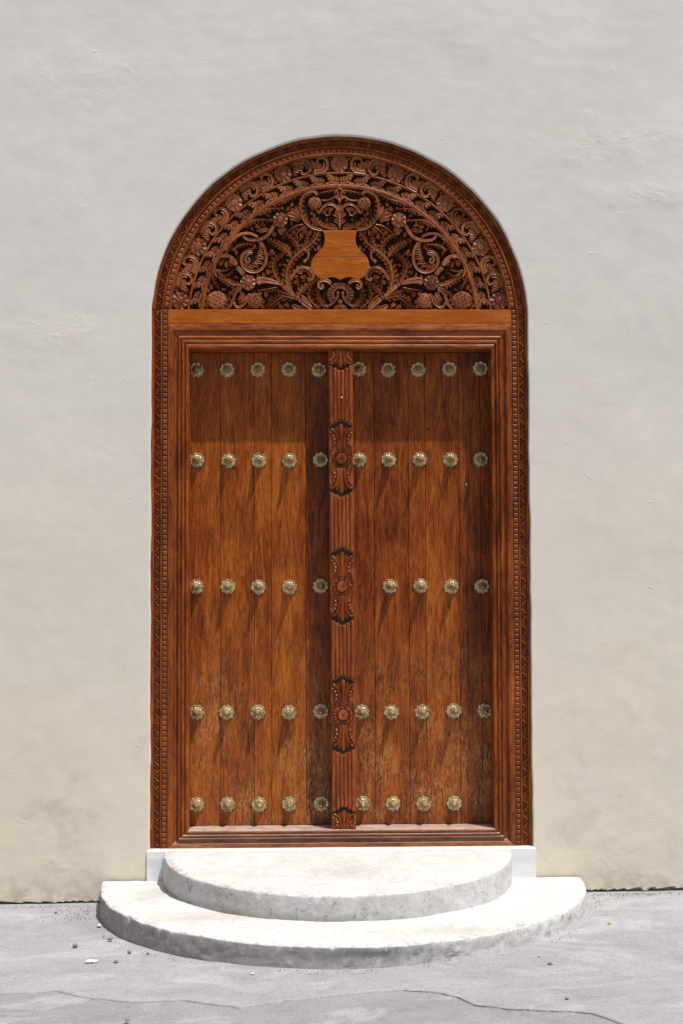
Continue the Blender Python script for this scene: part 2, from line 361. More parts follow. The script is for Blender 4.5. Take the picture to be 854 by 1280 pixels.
    # foot-scuffed brownish smudges
    for (cx, cy, sx, sy) in ((.02, -.42, .26, .13), (-.62, -.72, .30, .12), (.45, -.98, .28, .08), (-.9, -.3, .14, .16)):
        v1 = n.new('ShaderNodeVectorMath'); v1.operation = 'SUBTRACT'; l.new(pos, v1.inputs[0]); v1.inputs[1].default_value = (cx, cy, 0)
        v2 = n.new('ShaderNodeVectorMath'); v2.operation = 'MULTIPLY'; l.new(v1.outputs[0], v2.inputs[0]); v2.inputs[1].default_value = (1/sx, 1/sy, 0)
        v3 = n.new('ShaderNodeVectorMath'); v3.operation = 'LENGTH'; l.new(v2.outputs[0], v3.inputs[0])
        sf = mathn(n, l, 'MULTIPLY_ADD', nh.outputs[0], 2.4, mathn(n, l, 'SUBTRACT', -.55, mathn(n, l, 'MULTIPLY', v3.outputs['Value'], .55)), clamp=True)
        col = mixc(n, l, mathn(n, l, 'MULTIPLY', sf, .6), col, (.38,.31,.255))
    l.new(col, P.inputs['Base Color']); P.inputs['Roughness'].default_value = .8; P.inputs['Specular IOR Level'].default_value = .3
    b = bump(n, l, nh.outputs[0], .5, .004)
    b = bump(n, l, n2.outputs[0], .35, .004, b)
    b = bump(n, l, n1.outputs[0], .5, .014, b)
    l.new(b, P.inputs['Normal'])
    return mt
STEP = step_mat()

def street_mat(name, base, base2, speck, sp_amt, bscale):
    mt, n, l, P = newmat(name)
    geo = n.new('ShaderNodeNewGeometry'); pos = geo.outputs['Position']
    mp = n.new('ShaderNodeMapping'); mp.inputs['Scale'].default_value = (.7, 1, 1); l.new(pos, mp.inputs[0])
    n1 = N(n, 'ShaderNodeTexNoise', Scale=2.2, Detail=7.0, Roughness=.62, Distortion=.9); l.new(mp.outputs[0], n1.inputs[0])
    n2 = N(n, 'ShaderNodeTexNoise', Scale=11.0, Detail=6.0, Roughness=.68, Distortion=.6); l.new(mp.outputs[0], n2.inputs[0])
    r1 = ramp(n, [(.35, g3(0)), (.68, g3(1))]); l.new(n1.outputs[0], r1.inputs[0])
    col = mixc(n, l, r1.outputs[0], base, base2)
    r2 = ramp(n, [(.50, g3(0)), (.72, g3(1))]); l.new(n2.outputs[0], r2.inputs[0])
    col = mixc(n, l, mathn(n, l, 'MULTIPLY', r2.outputs[0], .45), col, tuple(c*.66 for c in base))
    nl = N(n, 'ShaderNodeTexNoise', Scale=1.6, Detail=8.0, Roughness=.68, Distortion=1.4); mpl = n.new('ShaderNodeMapping'); mpl.inputs['Scale'].default_value = (.8, 1.5, 1); mpl.inputs['Location'].default_value = (4.2, 1.3, 0); l.new(pos, mpl.inputs[0]); l.new(mpl.outputs[0], nl.inputs[0])
    rl_ = ramp(n, [(.54, g3(0)), (.62, g3(1))]); l.new(nl.outputs[0], rl_.inputs[0])
    col = mixc(n, l, mathn(n, l, 'MULTIPLY', rl_.outputs[0], .5), col, (.44,.44,.45))
    vo = n.new('ShaderNodeTexVoronoi'); vo.inputs['Scale'].default_value = 95.0; l.new(pos, vo.inputs['Vector'])
    rv = ramp(n, [(.10, g3(1)), (.30, g3(0))]); l.new(vo.outputs['Distance'], rv.inputs[0])
    sc = n.new('ShaderNodeSeparateColor'); l.new(vo.outputs['Color'], sc.inputs[0])
    rs = ramp(n, [(.62, g3(0)), (.70, g3(1))]); l.new(sc.outputs[0], rs.inputs[0])
    nz = N(n, 'ShaderNodeTexNoise', Scale=3.0, Detail=3.0); l.new(pos, nz.inputs[0])
    rz = ramp(n, [(.40, g3(.15)), (.62, g3(1))]); l.new(nz.outputs[0], rz.inputs[0])
    fs = mathn(n, l, 'MULTIPLY', mathn(n, l, 'MULTIPLY', rv.outputs[0], rs.outputs[0]), mathn(n, l, 'MULTIPLY', rz.outputs[0], sp_amt))
    col = mixc(n, l, fs, col, speck)
    rs2 = ramp(n, [(.02, g3(1)), (.06, g3(0))]); l.new(sc.outputs[1], rs2.inputs[0])
    col = mixc(n, l, mathn(n, l, 'MULTIPLY', mathn(n, l, 'MULTIPLY', rv.outputs[0], rs2.outputs[0]), .8), col, (.12,.11,.11))
    nf = N(n, 'ShaderNodeTexNoise', Scale=110.0, Detail=5.0, Roughness=.8); l.new(pos, nf.inputs[0])
    rg = ramp(n, [(.36, g3(.80)), (.64, g3(1.16))]); l.new(nf.outputs[0], rg.inputs[0])
    col = mixc(n, l, 1.0, col, rg.outputs[0], 'MULTIPLY')
    l.new(col, P.inputs['Base Color']); P.inputs['Roughness'].default_value = .82; P.inputs['Specular IOR Level'].default_value = .3
    b = bump(n, l, nf.outputs[0], .5, .0025*bscale)
    b = bump(n, l, n2.outputs[0], .4, .010*bscale, b)
    b = bump(n, l, n1.outputs[0], .4, .03*bscale, b)
    l.new(b, P.inputs['Normal'])
    return mt
ASPHALT = street_mat('worn_grey_asphalt', (.230,.233,.254), (.305,.308,.328), (.62,.62,.62), .75, 1.4)
APRON = street_mat('smooth_cement_apron', (.275,.278,.300), (.355,.358,.378), (.62,.62,.62), .30, .55)
def plain(name, col, rough=.8, var=.3, scale=30):
    mt, n, l, P = newmat(name); mp = mapping(n, l, (1,1,1))
    n1 = N(n, 'ShaderNodeTexNoise', Scale=float(scale), Detail=4.0); l.new(mp.outputs[0], n1.inputs[0])
    l.new(mixc(n, l, n1.outputs[0], tuple(c*(1-var) for c in col), tuple(min(1, c*(1+var)) for c in col)), P.inputs['Base Color'])
    P.inputs['Roughness'].default_value = rough
    l.new(bump(n, l, n1.outputs[0], .4, .002), P.inputs['Normal'])
    return mt
CRACK_SHADE = plain('crack_shade', (.20,.19,.19)); STONE = plain('grey_stone', (.20,.19,.19)); GRITM = plain('mixed_grit', (.26,.24,.22), .9, .5, 200); PALE = plain('pale_stone', (.55,.54,.52))
PAPER = plain('blue_white_paper', (.62,.66,.78), .7, .25, 60); DRY = plain('dry_leaf', (.45,.30,.12), .7, .3, 60)
NEAR_BLACK = plain('near_black', (.02,.012,.008)); NAIL = plain('pale_putty', (.65,.58,.52))
LIME = plain('thick_limewash', (.70,.715,.74), .8, .06, 12)

# ------------------------------------------------------------------ the street
def gz(x, y):                                 # street surface
    return SLOPE*x + .006*fbm(x, y, 0, 1.1, 3)*min(1, max(0, (-y-.0)/.4))
def lines(lo, hi, step, far):
    a = list(np.arange(lo, hi+1e-6, step)); q = step; x = lo
    left = []
    while x > far[0]: q *= 1.5; x -= q; left.append(max(x, far[0]))
    q = step; x = a[-1]; right = []
    while x < far[1]: q *= 1.5; x += q; right.append(min(x, far[1]))
    return left[::-1] + a + right
mb = MB(); xs = lines(-2.4, 2.4, .035, (-60, 60)); ys = lines(-2.6, .1, .035, (-70, .45))
mb.grid([[(x, y, gz(x, y)) for x in xs] for y in ys])
obj('ground', mb, ASPHALT, smooth=True, kind='structure')
# smooth cement skin laid around the steps; its ragged front edge is the long crack
EDGE = [(-60,1246),(0,1243),(70,1240),(120,1250),(165,1254),(230,1252),(300,1262),(360,1252),(430,1243),(500,1238),(545,1241),(572,1246),(592,1256),(625,1260),(665,1263),(738,1267),(760,1275),(800,1290),(900,1296)]
ep = [PG(u, v) for u, v in EDGE]
def edge_y(x):
    for a, b in zip(ep, ep[1:]):
        if a.x <= x <= b.x:
            t = (x-a.x)/(b.x-a.x); return a.y+(b.y-a.y)*t
    return ep[0].y if x < ep[0].x else ep[-1].y
def ey(x): return edge_y(x) + .010*fbm(x, 0, 3, 9, 4) + .006*fbm(x, 4, 3, 34, 3)
mb = MB(); cols = list(np.arange(-3.4, 3.4, .014)); rows = []
for k in range(-2, 61):
    t = max(0, k)/60.0; row = []
    for x in cols:
        e = ey(x)
        y = e*(1-t)**.9 + .05*(1-(1-t)**.9)
        h = .007 + .004*fbm(x, y, 5, 2.5, 3) if k >= 0 else (.003 if k == -1 else -.006)
        if k < 0: y = e - .002*(-k)
        row.append((x, y, gz(x, y)+max(h, .0045) if k >= 0 else gz(x, y)+h))
    rows.append(row)
mb.grid(rows)
obj('pavement', mb, APRON, smooth=True, kind='structure')
# dark ribbon laid along the cement edge, its colour standing for shade in the crack
mb = MB(); rows = []
for x in np.arange(PG(505,1238).x, PG(745,1268).x, .012):
    wv = .0045*max(-.15, fbm(x, 1, 2, 11, 4)+.02) ; e = ey(x)
    rows.append([(x, e-.0022-wv, gz(x, e)+.0035), (x, e-.001, gz(x, e)+.0055)])
mb.grid(rows)
obj('ground_crack', mb, CRACK_SHADE, kind='structure')

# ------------------------------------------------------------------ building wall with the arched opening
WY = -.002; RO = .9540; ZC = 2.8875; ZB = .2506; ZS = 2.955
a0 = math.asin((ZS-ZC)/RO)
def hole_loop(n=520):
    pts = []
    segs = []
    xb = RO*math.cos(a0)
    def add(p, q, k):
        for i in range(k): t = i/k; pts.append((p[0]+(q[0]-p[0])*t, p[1]+(q[1]-p[1])*t))
    add((xb+.004, ZB), (xb, ZS), 150)
    for i in range(200):
        a = a0 + (PI-2*a0)*i/200; pts.append((RO*math.cos(a), ZC+RO*math.sin(a)))
    add((-xb, ZS), (-xb-.004, ZB), 150)
    add((-xb-.004, ZB), (xb+.004, ZB), 90)
    return pts
HL = hole_loop()
HL = [(x + .0035*fbm(x, 0, z, 6, 4), z + (.0035*fbm(x, 5, z, 6, 4) if z > ZB+.01 else 0)) for x, z in HL]
cxh, czh = 0.0, 2.0
X0, X1, Z0, Z1 = -2.1, 2.1, -.12, 4.9
def outer(p):
    dx, dz = p[0]-cxh, p[1]-czh
    t = min((X1-cxh)/dx if dx > 0 else ((X0-cxh)/dx if dx < 0 else 9e9), (Z1-czh)/dz if dz > 0 else ((Z0-czh)/dz if dz < 0 else 9e9))
    return (cxh+dx*t, czh+dz*t)
def wy(x, z):
    y = WY + .009*fbm(x, 0, z, .9, 2) + .0030*fbm(x+7, 0, z, 2.6, 3) + .0007*fbm(x, 3, z*1.6, 12, 3)
    g = SLOPE*x + .012 + .022*max(0, fbm(x, 0, 0, 5, 4)) + .006*fbm(x, 0, 1, 30, 2)
    if z < g: y += .035
    return y
mb = MB(); rows = []
NB = len(HL)
OUT = [outer(p) for p in HL]
rows.append([(x, .42, z) for x, z in HL])
rows.append([(x, .030, z) for x, z in HL])
rows.append([(x, WY+.006 + .002*fbm(x, 2, z, 20, 2), z) for x, z in HL])
# outward normals of the loop
nr = []
for i in range(NB):
    a = HL[i-1]; b = HL[(i+1) % NB]; dx, dz = b[0]-a[0], b[1]-a[1]; L = math.hypot(dx, dz)
    nr.append((dz/L, -dx/L))
for off, dep in ((.001, WY+.003), (.003, WY+.0006), (.006, WY)):
    rows.append([(x+nr[i][0]*off, dep, z+nr[i][1]*off) for i, (x, z) in enumerate(HL)])
NR = 100
for k in range(1, NR+1):
    t = (k/NR)**1.15; row = []
    for i, (x, z) in enumerate(HL):
        x0, z0 = x+nr[i][0]*.006, z+nr[i][1]*.006
        X = x0+(OUT[i][0]-x0)*t; Z = z0+(OUT[i][1]-z0)*t
        fade = min(1, math.hypot(X-x, Z-z)/.6)
        row.append((X, WY+(wy(X, Z)-WY)*fade, Z))
    rows.append(row)
last = rows[-1]
for s in (1.6, 4.5):
    rows.append([(x*s, y, (z-0)*s if z > 0 else z) for x, y, z in last])
mb.grid(rows, closed=True, flip=True)
wall = autosmooth(obj('building_wall', mb, PLASTER), 50)
wall['label'] = 'pale grey and cream lime plastered building wall with the arched door opening'; wall['category'] = 'wall'

mb = MB(); mb.box(-3, 3, .43, .5, -.1, 5.5)
obj('sky_gap_blocker', mb, plain('dark_blocker', (.10,.08,.06)), kind='structure')  # unseen slab added behind the door to block sky slivers, coloured dark

# ------------------------------------------------------------------ entrance steps
st = thing('entrance_steps', 'two half round whitewashed cement steps in front of the wooden door', 'steps', (0, 0, 0))
def half_disc(name, cx, rx, ry, z_wall, z_front, zbot, seed, y0=-.015):
    mb = MB(); na = 260
    def top(x, y, r):
        t = min(1, max(0, -y/ry)); return z_wall + (z_front-z_wall)*t + .004*fbm(x, y, seed, 3, 4) + .0012*fbm(x, y, seed, 25, 3)
    angs = [PI*i/na for i in range(na+1)]
    rows = []
    def rim(a, k=1.0):
        wv = 1 + .006*fbm(math.cos(a), math.sin(a), seed, 2.5, 3)
        return cx + rx*k*wv*math.cos(a), -ry*k*wv*math.sin(a) + y0*(1-k*0)
    for i in range(0, 41):
        k = i/40*.985
        rows.append([(*rim(a, k), top(*rim(a, k), k)) for a in angs])
    for k, dz in ((.995, -.0006), (.9985, -.0030), (1.0, -.0075)):
        row = []
        for a in angs:
            x, y = rim(a, k)
            chip = max(0, fbm(x, y, seed+4, 20, 5)-.12)*.022 + .003*fbm(x, y, seed, 40, 2)
            q = (rim(a, k-chip*(1 if k > .99 else 0)*.9))
            row.append((q[0], q[1], top(x, y, 1)+dz-chip*.35))
        rows.append(row)
    for j in range(1, 9):
        t = j/8; row = []
        for a in angs:
            x, y = rim(a, 1.0); zt = top(x, y, 1) - .014
            zb = zbot + SLOPE*x if zbot < .03 else zbot
            wv = 1 + .0032*fbm(x, y, t*1.3+seed, 12, 5) + .0015*fbm(x, y, t*.1, 30, 2)
            row.append((cx+(x-cx)*wv, y0+(y-y0)*wv, zt+(zb-zt)*t))
        rows.append(row)
    mb.grid(rows)
    return obj(name, mb, STEP, st, smooth=True)
lw = PW(426.5, 1098).z
half_disc('lower_step', PW(428.5,1100).x, 1.185, 1.185, lw, lw-.002, -.02, 1)
half_disc('upper_step', PW(422.5,1066).x, 858e-3, .80, ZB-.004, ZB-.040, lw-.02, 6)
mb = MB(); xl, xr = PW(184,1080).x, PW(669.5,1078).x
nxp = 90; rows = []
for (yy, zz) in ((.40, ZB-.001), (.03, ZB-.001), (WY-.004, ZB-.002), (WY-.010, ZB-.008), (WY-.012, .21), (WY-.011, .17), (WY-.012, .13), (WY-.013, .06)):
    rows.append([(xl+(xr-xl)*i/nxp, yy+(.003*fbm(i*.1, zz*5, 0, 1, 3) if yy < .0 else 0), zz+(.003*fbm(i*.13, 3, yy, 1.5, 3) if zz > .2 and yy < .0 else 0)) for i in range(nxp+1)])
mb.grid(rows)
for sgn, X in ((0, xl), (1, xr)):
    mb.add([(X,WY-.011,.06),(X,WY-.010,ZB-.008),(X,.05,ZB-.002),(X,.05,.06)], [(0,1,2,3)], flip=bool(sgn))
obj('plinth', mb, LIME, st, smooth=False, label='white limewashed plinth block under the door frame')

# ------------------------------------------------------------------ carving tools
HS = .80
def flat(h): return h if h < .0135 else .0135+(h-.0135)*.3     # the tops of a relief cut from one board lie nearly level
#                                     # depth of the relief
class Carve:
    """u to the right, v downwards, heights out of a floor plane; units are the carving's own drawing units."""
    def __init__(s, cu, cv, X, Z, su, sv, Y): s.cu, s.cv, s.X, s.Z, s.su, s.sv, s.Y = cu, cv, X, Z, su, sv, Y; s.mx = 1; s.mv = 1
    def T(s, u, v, h): return (s.X + s.mx*(u-s.cu)*s.su, s.Y - flat(h)*HS, s.Z + s.mv*(s.cv-v)*s.sv)
    def flip(s): return (s.mx*s.mv) < 0
def cr(pts, n):
    """Catmull-Rom through pts -> n+1 points"""
    P = [np.array(p, float) for p in pts]; P = [2*P[0]-P[1]] + P + [2*P[-1]-P[-2]]
    out = []; m_ = len(P)-3
    for i in range(n+1):
        t = i/n*m_; k = min(int(t), m_-1); t -= k
        a, b, c, d = P[k:k+4]
        out.append(.5*((2*b)+(-a+c)*t+(2*a-5*b+4*c-d)*t*t+(-a+3*b-3*c+d)*t**3))
    return out
def strip(mb, cv, pts, widths, heights, prof):
    n = len(pts); rows = []
    for i in range(n):
        a = pts[max(0, i-1)]; b = pts[min(n-1, i+1)]; d = b-a; L = math.hypot(d[0], d[1]) or 1e-6
        nx, nv = -d[1]/L, d[0]/L
        rows.append([cv.T(pts[i][0]+nx*widths[i]*q, pts[i][1]+nv*widths[i]*q, heights[i]*h) for q, h in prof])
    mb.grid(rows, flip=cv.flip())
P_TUBE = [(-1,-.0),(-1,.45),(-.72,.80),(-.3,.98),(.3,.98),(.72,.80),(1,.45),(1,0)]
P_VEIN = [(-1,0),(-1,.55),(-.80,.90),(-.50,1.0),(-.18,.86),(.18,.86),(.50,1.0),(.80,.90),(1,.55),(1,0)]
P_GROOVE = [(-1,0),(-1,.62),(-.70,1.0),(-.35,.72),(0,.60),(.35,.72),(.70,1.0),(1,.62),(1,0)]
P_LOBE = [(-1,0),(-.98,.70),(-.78,1.0),(-.40,.50),(.05,.38),(.45,.54),(.80,1.0),(.98,.70),(1,0)]
P_RIDGE = [(-1,0),(-.95,.45),(-.5,.72),(0,1.0),(.5,.72),(.95,.45),(1,0)]
def tube(mb, cv, pts, w0, w1=None, h=.016, n=None, prof=P_VEIN, wm=None, cap=True):
    w1 = w0 if w1 is None else w1
    n = n or max(6, 5*(len(pts)-1)); q = cr(pts, n)
    ws, hs = [], []
    for i in range(n+1):
        t = i/n; wd = w0+(w1-w0)*t
        if wm is not None: wd = (w0*(1-t)**2 + 2*wm*t*(1-t)*1.0 + w1*t*t)
        hh = h
        if cap and (i == 0 or i == n): wd *= .35; hh *= .55
        ws.append(wd*1.04); hs.append(hh)
    strip(mb, cv, q, ws, hs, prof)
def lobe(mb, cv, a, b, w, bend=.18, h=.016, n=6, prof=P_LOBE):
    a = np.array(a, float); b = np.array(b, float); d = b-a; nn = np.array([-d[1], d[0]])
    mid = (a+b)/2 + nn*bend; q = []; ws = []; hs = []
    for i in range(n+1):
        t = i/n
        q.append(a*(1-t)**2 + 2*mid*t*(1-t) + b*t*t)
        ws.append(1.50*w*max(.04, (t+.06)**.75*math.sqrt(max(0, 1-t**3.2))*1.12)); hs.append(h*(.75+.25*math.sin(PI*min(1, t*1.05))) * (1 if t < 1 else .6))
    strip(mb, cv, q, ws, hs, prof)
def ball(mb, cv, u, v, r, h=.016, n=10, base=0.0):
    rows = []
    for t, k in ((1.0, 0), (1.0, .45), (.82, .72), (.5, .92), (.15, 1.0)):
        rows.append([cv.T(u+r*t*math.cos(2*PI*i/n), v+r*t*math.sin(2*PI*i/n), base+(h-base)*k) for i in range(n)])
    mb.grid(rows, closed=True, flip=not cv.flip())
    b = len(mb.v); f = list(range(b-n, b)); mb.f.append(f if cv.flip() else f[::-1])
def flower(mb, cv, u, v, r, n=9, h=.018, a0=0.0, ctr=.42):
    ball(mb, cv, u, v, r*.8, h*.40, 14)
    for i in range(n):
        a = a0 + 2*PI*i/n; c, s_ = math.cos(a), math.sin(a)
        lobe(mb, cv, (u+c*r*.32, v+s_*r*.32), (u+c*r*1.02, v+s_*r*1.02), r*.36, .0, h, 5)
    ball(mb, cv, u, v, r*ctr, h*1.05, 12)
    k = r*ctr
    for i in range(-2, 3):
        for j in range(-2, 3):
            if i*i+j*j <= 4.3:
                ball(mb, cv, u+i*k*.36, v+j*k*.36, k*.15, h*(1.22-.03*(i*i+j*j)), 4, base=h*.9)
def pineapple(mb, cv, u, v, ru, rv, ang, h=.022, cell=4.0):
    n = 22; rows = []
    for t, k in ((1.02, 0), (1.0, .35), (.85, .42), (.5, .60), (.08, .66)):
        rows.append([cv.T(u+ru*t*math.cos(2*PI*i/n), v+rv*t*math.sin(2*PI*i/n), h*k) for i in range(n)])
    mb.grid(rows, closed=True, flip=not cv.flip())
    ca, sa = math.cos(ang), math.sin(ang)
    e1 = np.array([ca, sa]); e2 = np.array([-sa, ca]); e2 = e2*.92+e1*.25
    m_ = int(max(ru, rv)/cell)+2
    for i in range(-m_, m_+1):
        for j in range(-m_, m_+1):
            c = (i*e1+j*e2)*cell
            rr = math.hypot(c[0]/ru, c[1]/rv)
            if rr > .90: continue
            dome = lambda q: h*(.42+.58*math.sqrt(max(0, 1-min(1, math.hypot(q[0]/ru, q[1]/rv))**2)))
            cs = [c+(a*e1+b*e2)*cell*.5*.80 for a, b in ((-1,-1),(1,-1),(1,1),(-1,1))]
            ci = [c+(a*e1+b*e2)*cell*.5*.34 for a, b in ((-1,-1),(1,-1),(1,1),(-1,1))]
            vs = [cv.T(u+q[0], v+q[1], dome(q)*.52) for q in cs] + [cv.T(u+q[0], v+q[1], dome(q)*1.25) for q in ci]
            mb.add(vs, [(7,6,5,4)]+[(4+k_, 4+(k_+1)%4, (k_+1)%4, k_) for k_ in range(4)], flip=cv.flip())
def frond(mb, cv, pts, n, L, w=None, side=0, ang=.75, h=.016, sp=1.1, spt=.5, L1=None, tip=True, bend=.22, start=.06):
    """spine with gouged lobes; side 0 both, +1 right of travel, -1 left"""
    L = L*1.12; ang = ang*.92; n = int(n*1.06+.5); w = (w*.88 if w else L*.235); L1 = L*.62 if L1 is None else L1
    q = cr(pts, 40)
    for i in range(n):
        t = start+(1-start)*(i+.35)/n; k = t*40; k0 = min(39, int(k)); p = q[k0]+(q[k0+1]-q[k0])*(k-k0)
        d = q[min(40, k0+1)]-q[max(0, k0-1)]; d = d/(math.hypot(*d) or 1)
        ll = (L+(L1-L)*t)*random.uniform(.92, 1.08)*(min(1, .55+2.2*t))
        for s_ in ((1, -1) if side == 0 else (side,)):
            a = s_*ang*random.uniform(.9, 1.1); dd = np.array([d[0]*math.cos(a)-d[1]*math.sin(a), d[0]*math.sin(a)+d[1]*math.cos(a)])
            lobe(mb, cv, p, p+dd*ll, w*(ll/L), bend*s_, h*random.uniform(.92, 1.06))
    tube(mb, cv, pts, sp, spt, h*1.08, prof=P_GROOVE if sp > 1.3 else P_RIDGE)
    if tip:
        d = q[40]-q[37]; d = d/(math.hypot(*d) or 1)
        lobe(mb, cv, q[38], q[40]+d*L1*.8, w*.8, 0, h)
def collar(mb, cv, u, v, ang, w, h=.021):
    d = np.array([math.cos(ang), math.sin(ang)]); nn = np.array([-d[1], d[0]])
    for k in (-.9, .9):
        a = np.array([u, v])+d*k-nn*w; b = np.array([u, v])+d*k+nn*w
        tube(mb, cv, [a, b], .85, .85, h, n=4)

# ------------------------------------------------------------------ tympanum
FY = .020                                    # face plane of the frame
TY = FY+.027                                 # floor of the carving
ty = thing('tympanum', 'half round carved wooden tympanum of vines, flowers and pineapples above the double door', 'door carving', (0, FY, ZS))
K = .00407
CZ = ZC
def TC(Y=TY): return Carve(425, 385.5, 0.0, ZS, .00406, .00409, Y)
tc = TC()
def arc_band(mb, prof, ztop=ZS+.0012, n=150):
    """prof: (radius, y) list, outside to inside"""
    rows = []
    for r, y in prof:
        s = math.asin((ztop-CZ)/r); rows.append([(r*math.cos(s+(PI-2*s)*i/n), y, CZ+r*math.sin(s+(PI-2*s)*i/n)) for i in range(n+1)])
    mb.grid(rows, flip=False)
def ap(name, prof, mat, **k):
    mb = MB(); arc_band(mb, prof); return autosmooth(obj(name, mb, mat, ty, **k), 35)
# back board (ground of the carving, much darker than the relief)
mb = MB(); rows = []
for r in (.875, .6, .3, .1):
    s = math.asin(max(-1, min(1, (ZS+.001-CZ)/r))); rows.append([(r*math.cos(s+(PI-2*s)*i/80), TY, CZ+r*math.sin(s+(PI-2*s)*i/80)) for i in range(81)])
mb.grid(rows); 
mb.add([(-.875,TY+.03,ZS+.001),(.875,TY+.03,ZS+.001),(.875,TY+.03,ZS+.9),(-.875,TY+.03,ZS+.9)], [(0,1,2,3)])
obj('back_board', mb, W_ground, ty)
F0 = FY
ap('outer_edge_strip', [(.956,F0+.30),(.956,F0+.002),(.953,F0-.001),(.939,F0-.001),(.936,F0+.003),(.936,F0+.011),(.906,F0+.011)], W_border)
ap('ridge_moulding', [(.906,F0+.011),(.906,F0+.000),(.902,F0-.004),(.898,F0-.004),(.895,F0+.001),(.894,F0+.009),(.870,F0+.009)], W_border)
ap('inner_lip', [(.8705,F0+.009),(.8705,F0-.001),(.866,F0-.002),(.862,F0+.001),(.858,F0+.010),(.855,TY+.01)], W_border)
ap('thin_rib', [(.777,TY+.005),(.777,TY-.010),(.774,TY-.012),(.769,TY-.012),(.766,TY-.010),(.766,TY+.005)], W_border)
ap('thick_rib', [(.716,TY+.005),(.716,TY-.009),(.712,TY-.013),(.704,TY-.0145),(.697,TY-.013),(.694,TY-.009),(.694,TY+.005)], W_border)
# polar drawing: u along the arc (units of drawing px), v = radius
class Polar(Carve):
    def __init__(s, r0, Y, a_mid=PI/2, hs=.80): s.hs = hs; s.r0, s.Y, s.a = r0, Y, a_mid; s.mx = 1; s.mv = 1
    def T(s, u, v, h):
        r = (s.r0 - v)*K; a = s.a - s.mx*u/s.r0
        return (r*math.cos(a), s.Y-flat(h)*s.hs, CZ+r*math.sin(a))
# bead band and leaf band on the arch
def bead(mb, cv, u, v, wu, wv, h):
    vs = [cv.T(u+a*wu, v+b*wv, 0) for a, b in ((-1,-1),(1,-1),(1,1),(-1,1))] + [cv.T(u+a*wu, v+b*wv, h*.7) for a, b in ((-1,-1),(1,-1),(1,1),(-1,1))] + [cv.T(u+a*wu*.55, v+b*wv*.55, h) for a, b in ((-1,-1),(1,-1),(1,1),(-1,1))]
    fs = [(11,10,9,8)]
    for i in range(4):
        j = (i+1) % 4; fs += [(4+i,4+j,j,i), (8+i,8+j,4+j,4+i)]
    mb.add(vs, fs, flip=cv.flip())
mb = MB(); rb = .882/K; s = math.asin((ZS+.01-CZ)/.882); nb = int((PI-2*s)*rb/7.0)
for i in range(nb):
    pc = Polar(rb, F0+.009, s+(PI-2*s)*(i+.5)/nb, .8); bead(mb, pc, 0, 0, 2.85, 2.7, .0105)
obj('bead_row', mb, W_border, ty, kind='stuff')
def vleaf(mb, cv, s=1.0, h=.0105):
    """one repeat (19 units long) of the small leaf border, band half height 3.6"""
    for sg in (-1, 1):
        tube(mb, cv, [(0, 3.4), (sg*4.0, .6), (sg*7.2, -3.6)], 1.05, .9, h, 5, P_RIDGE)
        lobe(mb, cv, (sg*9.0, 3.6), (sg*5.2, .8), 1.25, -.2*sg, h*.9, 4)
        lobe(mb, cv, (sg*1.2, -3.8), (sg*3.6, -1.2), 1.1, .1*sg, h*.85, 4)
    lobe(mb, cv, (0, 1.6), (0, -3.4), 1.2, 0, h, 4)
mb = MB(); rb = .9215/K; s = math.asin((ZS+.012-CZ)/.9215); nb = int((PI-2*s)*rb/18.5)
for i in range(nb):
    vleaf(mb, Polar(rb, F0+.011, s+(PI-2*s)*(i+.5)/nb, .9))
obj('leaf_border', mb, W_border, ty, kind='stuff')
# band of curled leaves between the two ribs
rb = .741/K; s = math.asin((ZS+.006-CZ)/.741); nb = 26
for i in range(nb):
    a = s+(PI-2*s)*(i+.5)/nb; pc = Polar(rb, TY, a); pc.mx = 1 if a > PI/2 else -1; mb = MB(); H = .021
    ball(mb, pc, -2.6, -.6, 2.4, H, 10)
    tube(mb, pc, [(-6.5,-3.4),(-3.6,-4.9),(.2,-3.6),(1.3,0),(-.6,3.6),(-5.0,5.2),(-9,5.0)], 1.5, 1.2, H, 12)
    tube(mb, pc, [(-.6,3.8),(3.2,4.9),(7.2,5.2),(10.4,4.9)], 1.4, 1.0, H*.9, 8)
    lobe(mb, pc, (3.2, 4.4), (4.1, -4.6), 2.0, .12, H)
    lobe(mb, pc, (5.6, 4.6), (7.8, -3.6), 2.0, .12, H)
    lobe(mb, pc, (8.2, 4.8), (10.6, -1.2), 1.9, .1, H*.9)
    obj('curled_leaf', mb, W_carve, ty, smooth=False)
# frieze: nine flowers with paired scrolls
rb = .819/K
def frieze_scroll(mb, pc, H=.026):
    tube(mb, pc, [(10,8.6),(3,9.2),(-5,8.4),(-9.6,3),(-9.4,-4),(-4.5,-8.6),(1,-7.6),(2.6,-4.0)], 2.1, 1.5, H, 22, P_GROOVE)
    tube(mb, pc, [(9,5.6),(3,6.2),(-2.6,5.2),(-5.8,1.2),(-5.2,-3.2)], 1.6, 1.1, H*.82, 14)
    lobe(mb, pc, (6, 5.0), (-3.2, 1.2), 2.5, .35, H)
    lobe(mb, pc, (8.5, 5.0), (-.6, -1.4), 2.7, .32, H)
    lobe(mb, pc, (10.5, 3.8), (3.6, -3.4), 2.7, .28, H)
    lobe(mb, pc, (11, 1.0), (7.6, -6.8), 2.0, .22, H*.95)
    ball(mb, pc, 2.0, -3.6, 1.6, H*.95, 8)
fa = [90, 69.4, 48.9, 28.5, 8.1]
